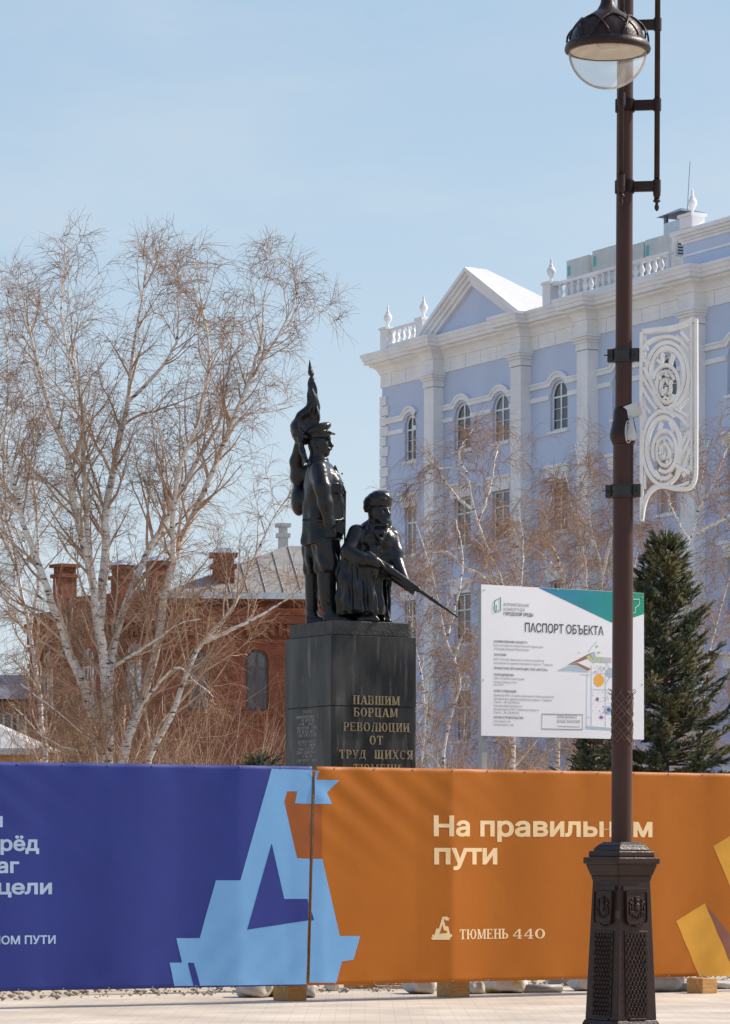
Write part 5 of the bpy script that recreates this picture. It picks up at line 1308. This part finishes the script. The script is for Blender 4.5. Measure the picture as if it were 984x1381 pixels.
v.cap(L_(0), L_(.12), .068, .052, .02); v.cap(L_(.12), L_(.22), .048, .054, .02); v.cap(L_(.22), L_(.55), .055, .042, .02); v.cap(L_(.5), L_(.78), .028, .025, .006); v.cap(L_(.70), L_(1.0), .028, .012, .004)
for t in (.33, .45, .54): v.cap(L_(t), L_(t+.012), .052-.025*(t-.2), None, .004)
up = np.array((.0, .0, 1.0)); v.cap(tuple(np.array(L_(.2))+up*.05), tuple(np.array(L_(.26))+up*.06), .022, .022, .01); v.cap(tuple(np.array(L_(.15))-up*.055), tuple(np.array(L_(.2))-up*.07), .013, .013, .01)
v.cap(tuple(np.array(L_(.72))+up*.02), tuple(np.array(L_(.72))+up*.045), .012, .012, .006)
v.build('rifle', (.45, -.80, -.02+.03), (1.9, -.40, 1.10), .0105, M['bronze'], kn)
# low rough base under the boots
v = Vol(); v.box((.28, .0, .0), (.60, .60, .02), .012, .01, Mx=Matrix.Rotation(MA, 3, 'Z')); v.build('statue_base', (-.75, -.95, -.02), (1.3, .95, .08), .02, M['bronze'], ST)

# ================================================================ TREES
def tubes(name, polys, sides, m, parent, smooth=True):
    """polys: list of (points, radii); all become one mesh"""
    groups = {}
    for P, Rr in polys: groups.setdefault(len(P), []).append((P, Rr))
    VV = []; FF = []; base = 0
    for n, lst in groups.items():
        P = np.array([p for p, _ in lst], float); Rr = np.array([r for _, r in lst], float)
        T = np.gradient(P, axis=1); T /= np.linalg.norm(T, axis=2, keepdims=True) + 1e-9
        av = T.mean(1); ref = np.where(np.abs(av[:, 2:3]) < .8, np.array([[0, 0, 1.]]), np.array([[1., 0, 0]]))
        U = np.cross(T, ref[:, None, :]); U /= np.linalg.norm(U, axis=2, keepdims=True) + 1e-9; Wv = np.cross(T, U)
        a = 2*np.pi*np.arange(sides)/sides
        ring = P[:, :, None, :] + Rr[:, :, None, None]*(np.cos(a)[None, None, :, None]*U[:, :, None, :] + np.sin(a)[None, None, :, None]*Wv[:, :, None, :])
        N = len(lst); VV.append(ring.reshape(-1, 3))
        i = np.arange(N)[:, None, None]*n*sides; j = np.arange(n-1)[None, :, None]*sides; k = np.arange(sides)[None, None, :]; k2 = (k+1) % sides
        FF.append((np.stack([i+j+k, i+j+k2, i+j+sides+k2, i+j+sides+k], -1)).reshape(-1, 4) + base); base += N*n*sides
    me = np_mesh(name, np.concatenate(VV), np.concatenate(FF)); return link(name, me, m, parent, smooth)

def rvec(r): return Vector((r.gauss(0, 1), r.gauss(0, 1), r.gauss(0, 1)))
def resample(P, n):
    d = [0]
    for a, b in zip(P, P[1:]): d.append(d[-1] + (b-a).length)
    out = []; 
    for i in range(n):
        t = d[-1]*i/(n-1); k = 0
        while k < len(d)-2 and d[k+1] < t: k += 1
        out.append(P[k].lerp(P[k+1], (t-d[k])/max(1e-6, d[k+1]-d[k])))
    return out, d[-1]
def spline(pts):
    out = []
    for i in range(len(pts)-1):
        p0 = pts[max(i-1, 0)]; p1 = pts[i]; p2 = pts[i+1]; p3 = pts[min(i+2, len(pts)-1)]
        for k in range(5):
            t = k/5; out.append(.5*(2*p1 + (p2-p0)*t + (2*p0-5*p1+4*p2-p3)*t*t + (3*p1-p0-3*p2+p3)*t**3))
    return out + [pts[-1]]

def birch(label, base_px, d, stems, seed, dens=1.0, droop=1.0, sub=9, hmin=2.2, name='birch_tree', twl=1.0, up=.15):
    """stems: list of (pixel control points, start depth offset, end depth offset, base radius)"""
    d = d*2.41; r = random.Random(seed); b = px(base_px, 1160, d); b.z = 0
    t = thing(name, label, 'tree', tuple(b), 0, 'bare birch trees behind the hoarding')
    trunk = []; br = []; tw = []
    def twig(p, dr, L, r0):
        n = 7; P = [p]; dd = dr.normalized(); w = r.uniform(.5, 1.3)*droop
        for i in range(n-1):
            dd = (dd + rvec(r)*.13 + Vector((0, 0, -.17*w))).normalized(); P.append(P[-1] + dd*(L/(n-1)))
        tw.append((P, [r0*1.0*(1-.55*i/(n-1)) for i in range(n)]))
        return P
    def spray(P, r0, cnt, L):
        for _ in range(cnt):
            t_ = r.uniform(.15, 1); i = min(int(t_*(len(P)-1)), len(P)-2); q = P[i].lerp(P[i+1], t_*(len(P)-1)-i)
            ax = (P[i+1]-P[i]).normalized(); sd = (rvec(r).cross(ax)).normalized()
            c = twig(q, ax*.8 + sd*.9, L*r.uniform(.5, 1.25)*twl, r0)
            for __ in range(r.randint(1, 3)):
                k = r.randint(1, 4); ax2 = (c[k+1]-c[k]).normalized(); twig(c[k], ax2 + rvec(r).cross(ax2).normalized()*.7, L*r.uniform(.3, .65)*twl, r0*.75)
    def limb(p, dr, L, r0, lvl):
        n = 9; P = [p]; dd = dr.normalized()
        for i in range(n-1):
            f = i/(n-1)
            dd = (dd + rvec(r)*.10 + Vector((0, 0, .06 - .13*f*droop*(lvl > 0)))).normalized(); P.append(P[-1] + dd*(L/(n-1)))
        Rr = [max(.0042, r0*(1-.8*i/(n-1))) for i in range(n)]; br.append((P, Rr))
        if lvl < 1:
            for k in range(max(2, int(L*3.0*dens))):
                t_ = r.uniform(.25, .98); i = min(int(t_*(n-1)), n-2); q = P[i].lerp(P[i+1], t_*(n-1)-i); ax = (P[i+1]-P[i]).normalized()
                limb(q, ax*1.0 + rvec(r).cross(ax).normalized()*.75, L*r.uniform(.28, .55), Rr[i]*.55, lvl+1)
            spray(P, .0046, int(4*dens), .7)
        else: spray(P, .0042, max(3, int(6.5*dens)), .62)
    for pts, d0, d1, r0 in stems:
        n0 = len(pts)
        C = [px(x, y, d + d0 + (d1-d0)*(i/(n0-1))**1.2) - Vector((b.x, b.y, 0)) for i, (x, y) in enumerate(pts)]
        if pts[0][1] > 1000: C = [Vector((C[0].x*.8, C[0].y*.7, -.05))] + C
        C = spline(C); P, Ln = resample(C, 26); jit = [q + Vector((r.gauss(0, .012), r.gauss(0, .012), 0)) for q in P]
        Rr = [max(.011, r0*(1-i/25)**.75) for i in range(26)]
        trunk.append((jit, Rr))
        for k in range(int(sub*Ln/4*dens**.5)):
            t_ = r.uniform(.16, .99); i = min(int(t_*25), 24); q = jit[i].lerp(jit[i+1], t_*25-i)
            if q.z < hmin: continue
            ax = (jit[i+1]-jit[i]).normalized(); up_ = Vector((0, 0, 1))
            L_b = max(.4, (1.85*(1-t_)**.6 + .42)*r.uniform(.6, 1.2))*min(1, Ln/6 + .25)
            limb(q, ax*.75 + rvec(r).cross(ax).normalized()*.85 + up_*up, L_b, min(Rr[i]*.5, .03), 0)
    tubes('trunk', trunk, 10, M['bark'], t); tubes('branches', br, 5, M['branch'], t); tubes('twigs', tw, 3, M['twig'], t, False)
    return t

birch('tall many stemmed white birch on the left, in front of the red brick building', 165, 28, [
    ([(146, 1035), (143, 930), (138, 870), (131, 840), (122, 764), (107, 708), (89, 617), (68, 556), (47, 477), (30, 400), (26, 360)], 0, -.8, .145),
    ([(147, 960), (150, 883), (171, 811), (200, 743), (222, 704), (255, 640), (299, 560), (310, 480), (318, 420)], 0, 1.2, .085),
    ([(133, 850), (138, 790), (143, 743), (141, 700), (152, 640), (161, 589), (173, 542), (180, 470), (192, 400), (200, 345)], 0, .6, .10),
    ([(122, 770), (116, 690), (113, 610), (112, 560), (100, 500), (86, 450), (84, 390), (88, 330)], 0, -1.4, .06),
    ([(166, 1035), (180, 980), (192, 939), (213, 871), (222, 811), (239, 738), (262, 692), (304, 594), (334, 519), (374, 454), (400, 400), (410, 345)], .2, 1.0, .12),
    ([(234, 760), (233, 700), (240, 640), (270, 560), (283, 480), (270, 400), (262, 350)], .3, -.8, .06),
    ([(200, 1035), (215, 995), (233, 960), (252, 905), (262, 880), (282, 856), (316, 815), (345, 745), (375, 690), (400, 655)], .3, 1.6, .09),
    ([(276, 866), (341, 835), (380, 812), (405, 795)], .3, .8, .045),
    ([(130, 975), (115, 930), (98, 892), (85, 850), (72, 820), (55, 768), (34, 713), (18, 650), (0, 590), (-14, 520)], 0, -.7, .10),
    ([(132, 1030), (107, 986), (60, 947), (28, 922)], -.4, -1.2, .034), ([(109, 1030), (88, 1010), (55, 990), (17, 952)], -.4, -1.4, .030),
    ([(150, 900), (200, 870), (240, 842), (270, 835)], 0, -1.4, .035), ([(185, 960), (215, 920), (240, 900), (262, 918), (290, 940)], 0, -1.6, .035),
    ([(304, 594), (330, 560), (360, 556), (395, 548)], .7, .9, .028), ([(334, 519), (352, 460), (356, 400), (372, 350)], .8, .4, .034), ([(374, 454), (400, 440), (430, 420), (446, 425)], .9, 1.2, .022),
    ([(152, 640), (125, 590), (100, 550), (60, 500), (20, 470)], .4, 1.2, .04), ([(173, 542), (195, 520), (235, 470), (240, 400), (232, 350)], .5, -.6, .04),
    ([(72, 820), (45, 800), (15, 790), (-10, 800)], -.3, -1, .03),
], 11, .90, .64, 15, 1.4, up=.38)
birch('thin birch at the left edge, left of the many stemmed birch', 50, 33, [
    ([(62, 1040), (54, 950), (40, 850), (22, 760), (8, 680), (4, 600), (12, 520), (8, 440), (14, 390)], 0, .6, .075),
    ([(40, 850), (52, 780), (50, 700), (42, 630), (46, 560), (36, 490)], 0, -.8, .045), ([(22, 760), (0, 720), (-22, 690), (-40, 640)], 0, .5, .035)], 17, 1.15, .9, 12, 1.4)
birch('slender young birch between the granite pedestal and the information sign', 600, 27, [
    ([(598, 1038), (603, 984), (615, 946), (622, 915), (613, 889), (601, 862), (588, 800), (575, 745), (560, 705)], 0, .6, .045),
    ([(569, 1038), (571, 1005), (574, 960), (580, 900), (592, 850), (610, 800)], .2, -.3, .035),
    ([(613, 889), (619, 864), (630, 860), (644, 851), (660, 830), (668, 790)], 0, -.5, .032),
    ([(601, 862), (618, 800), (624, 750), (615, 700)], .1, .8, .03), ([(574, 960), (566, 900), (556, 850), (548, 790)], .2, .8, .03)], 23, 1.0, 1.2, 10, 1.4)
birch('weeping birch behind the left half of the information sign', 692, 30, [
    ([(690, 1040), (691, 990), (686, 900), (675, 784), (660, 749), (644, 703), (638, 690), (634, 660), (628, 638), (605, 627), (590, 632)], 0, -.4, .09),
    ([(638, 690), (625, 678), (615, 671), (604, 655), (590, 640), (572, 640), (556, 655)], -.2, .7, .035),
    ([(628, 638), (618, 612), (630, 590), (640, 575)], -.3, .2, .03), ([(644, 703), (660, 660), (668, 620), (672, 600)], -.1, .8, .035),
    ([(664, 800), (648, 775), (626, 765), (605, 745), (580, 748), (556, 770)], 0, -.8, .04), ([(686, 880), (700, 800), (705, 740), (700, 690)], 0, 1.0, .045)], 31, 1.18, 1.3, 12)
birch('forked dark limbed birch behind the right half of the information sign', 752, 31.5, [
    ([(752, 1040), (752, 1000), (766, 900), (764, 792), (748, 766), (735, 752), (718, 737), (706, 718), (690, 712), (668, 730)], 0, -.6, .08),
    ([(764, 800), (748, 745), (735, 728), (738, 690), (745, 660)], 0, .8, .045), ([(718, 737), (690, 738), (665, 738), (650, 742)], -.2, .2, .03),
    ([(766, 900), (785, 820), (790, 770), (782, 720)], 0, -.8, .045)], 47, 1.18, 1.3, 12)
birch('pale upright birch just left of the lamp post', 818, 32.5, [
    ([(822, 1040), (818, 940), (812, 850), (811, 794), (811, 768), (802, 735), (795, 700), (790, 665), (781, 641), (778, 615), (774, 600)], 0, .4, .075),
    ([(812, 780), (820, 740), (835, 690), (846, 640), (850, 610)], 0, -.5, .045), ([(802, 735), (786, 715), (772, 690), (766, 655), (760, 640)], 0, .8, .035),
    ([(830, 1040), (838, 900), (850, 800), (862, 730), (872, 690), (885, 655)], .5, 1.2, .055)], 53, 1.18, 1.3, 12)
birch('leaning birch behind the spruce at the right edge', 905, 31, [
    ([(893, 1040), (902, 900), (913, 800), (920, 760), (928, 728), (936, 715), (944, 670), (950, 620), (956, 590)], 0, .6, .075),
    ([(936, 722), (955, 710), (975, 700), (1005, 680), (1030, 660)], .2, -.8, .04), ([(928, 728), (912, 700), (900, 670), (892, 640)], .2, .9, .03),
    ([(940, 690), (962, 650), (978, 610), (992, 580)], .3, 1.2, .03), ([(940, 1040), (952, 900), (966, 840), (985, 770), (1000, 690)], .6, 1.4, .06)], 61, 1.15, 1.2, 10)

# dense brown scrub low down behind the hoarding
def shrub(x, d, hgt, wid, n, seed, label):
    d = d*2.41; r = random.Random(seed); b = px(x, 1160, d); t = thing('bare_shrub', label, 'shrub', (b.x, b.y, 0), 0, 'leafless shrubs behind the hoarding'); st = []; tw = []
    for _ in range(n):
        a = r.uniform(0, 6.28); q = Vector((math.cos(a)*wid*.25*r.random(), math.sin(a)*wid*.25*r.random(), 0)); dd = Vector((math.cos(a)*.35, math.sin(a)*.35, 1)).normalized(); P = [q]; L_ = hgt*r.uniform(.6, 1.05)
        for i in range(8): dd = (dd + rvec(r)*.09).normalized(); P.append(P[-1] + dd*L_/8)
        st.append((P, [.014*(1-.75*i/8) for i in range(9)]))
        for _ in range(9):
            k = r.randint(2, 7); d2 = (dd + rvec(r)*.6 + Vector((0, 0, .4))).normalized(); Pt = [P[k]]
            for i in range(5): d2 = (d2 + rvec(r)*.14).normalized(); Pt.append(Pt[-1] + d2*L_*.07)
            tw.append((Pt, [.0055*(1-.6*i/5) for i in range(6)]))
    tubes('stems', st, 4, M['branch'], t); tubes('twigs', tw, 3, M['twig'], t, False)
for i, (x, d, hh, ww, n, lab) in enumerate([(40, 33, 5.0, 2.4, 70, 'bare brown shrub at the left edge in front of the pale shed'), (255, 34, 5.6, 3.0, 80, 'bare brown shrub below the brick windows, right of the birch stems'), (165, 35, 6.4, 3.2, 90, 'tall bare brown shrub right behind the birch stems'), (105, 34.5, 5.6, 2.6, 70, 'bare brown shrub between the pale shed and the birch stems'),
                                      (330, 35, 5.0, 2.4, 64, 'bare brown shrub next to the left side of the pedestal'), (590, 36, 6.0, 2.2, 40, 'bare brown shrub just right of the pedestal'), (700, 37, 5.0, 2.6, 40, 'bare brown shrub seen below the information sign')]):
    shrub(x, d, hh, ww, n, 70+i, lab)

def spruce(label, x, d, H, hw, seed, lean=0, shoots=1.0):
    d = d*2.41; r = random.Random(seed); b = px(x, 1160, d); t = thing('spruce_tree', label, 'tree', (b.x, b.y, 0), 0)
    tr = [([Vector((0, 0, H*i/9)) for i in range(10)], [.11*(1-.93*i/9) for i in range(10)])]; br = []; sh = []
    z = .35
    while z < H - .25:
        f = 1 - z/H; nb = r.randint(5, 7); L0 = hw*(f**.86)*1.08 + .05; a0 = r.uniform(0, 6.28)
        for k in range(nb):
            a = a0 + 2*math.pi*k/nb + r.uniform(-.35, .35); L_ = L0*r.uniform(.62, 1.18); el = R(26)*(1-f)*1.5 - R(6) + r.uniform(-.14, .14)
            dd = Vector((math.cos(a)*math.cos(el), math.sin(a)*math.cos(el), math.sin(el))); P = [Vector((0, 0, z))]; n = 8
            for i in range(n-1):
                dd = (dd + Vector((0, 0, -.05 + .045*i)) + rvec(r)*.045).normalized(); P.append(P[-1] + dd*L_/(n-1))
            br.append((P, [.022*(.4+f)*(1-.8*i/(n-1))+.003 for i in range(n)]))
            sh.append((P[-2], dd, .17))
            ns = int(L_*19*shoots)+4
            for _ in range(ns):
                u = r.uniform(.12, 1)**.8; i = min(int(u*(n-1)), n-2); q = P[i].lerp(P[i+1], u*(n-1)-i); ax = (P[i+1]-P[i]).normalized()
                side = ax.cross(Vector((0, 0, 1))).normalized()*r.choice([-1, 1]); s2 = ax*.85 + side*r.uniform(.4, 1.0) + Vector((0, 0, r.uniform(-.25, .35)))
                l2 = r.uniform(.14, .34)*(.55+.6*(1-u)); s2.normalize(); sh.append((q, s2, l2))
                if l2 > .2:
                    for _ in range(2): m_ = r.uniform(.35, .8); sh.append((q + s2*l2*m_, (s2 + ax*.5 + rvec(r)*.35).normalized(), l2*.55))
        z += .10 + .10*f
    for k in range(6): a = k*1.05; sh.append((Vector((0, 0, H-.25+.02*k)), Vector((math.cos(a)*.5, math.sin(a)*.5, .8)).normalized(), .2))
    sh.append((Vector((0, 0, H-.3)), Vector((0, 0, 1)), .45))
    tubes('trunk', tr, 8, M['sprucebark'], t); tubes('branches', br, 5, M['sprucebark'], t)
    # needles: thin blades set all round every shoot
    g = np.random.default_rng(seed); Bq = np.array([tuple(p) for p, _, _ in sh]); Dq = np.array([tuple(q) for _, q, _ in sh]); Lq = np.array([l for _, _, l in sh])
    per = 52; N = len(sh); T_ = (np.arange(per)/per)[None, :]*np.ones((N, 1)); An = g.uniform(0, 2*np.pi, (N, per))
    ref = np.where(np.abs(Dq[:, 2:3]) < .9, np.array([[0, 0, 1.]]), np.array([[1., 0, 0]])); U = np.cross(Dq, ref); U /= np.linalg.norm(U, axis=1, keepdims=True); W_ = np.cross(Dq, U)
    O = Bq[:, None, :] + Dq[:, None, :]*(Lq[:, None]*T_)[..., None]
    Rd = np.cos(An)[..., None]*U[:, None, :] + np.sin(An)[..., None]*W_[:, None, :]
    nl = (.038*(1-.35*T_)*g.uniform(.8, 1.25, (N, per)))[..., None]
    tip = O + (Rd*.8 + Dq[:, None, :]*.62)*nl; sd = np.cross(Rd, Dq[:, None, :])*.0055
    Vv = np.stack([O - sd, O + sd, tip], 2).reshape(-1, 3); Fv = np.arange(len(Vv)).reshape(-1, 3)
    me = np_mesh('needles', Vv, Fv); link('needles', me, M['needle'], t)
spruce('bushy dark green spruce with golden tips right of the information sign', 897, 24, 7.05, 2.3, 5, shoots=1.45)
spruce('low dark spruce peeping above the blue banner left of the pedestal', 352, 22.5, 3.25, 1.25, 9)
spruce('small dark spruce behind the foot of the information sign', 800, 26, 4.1, 1.3, 13)
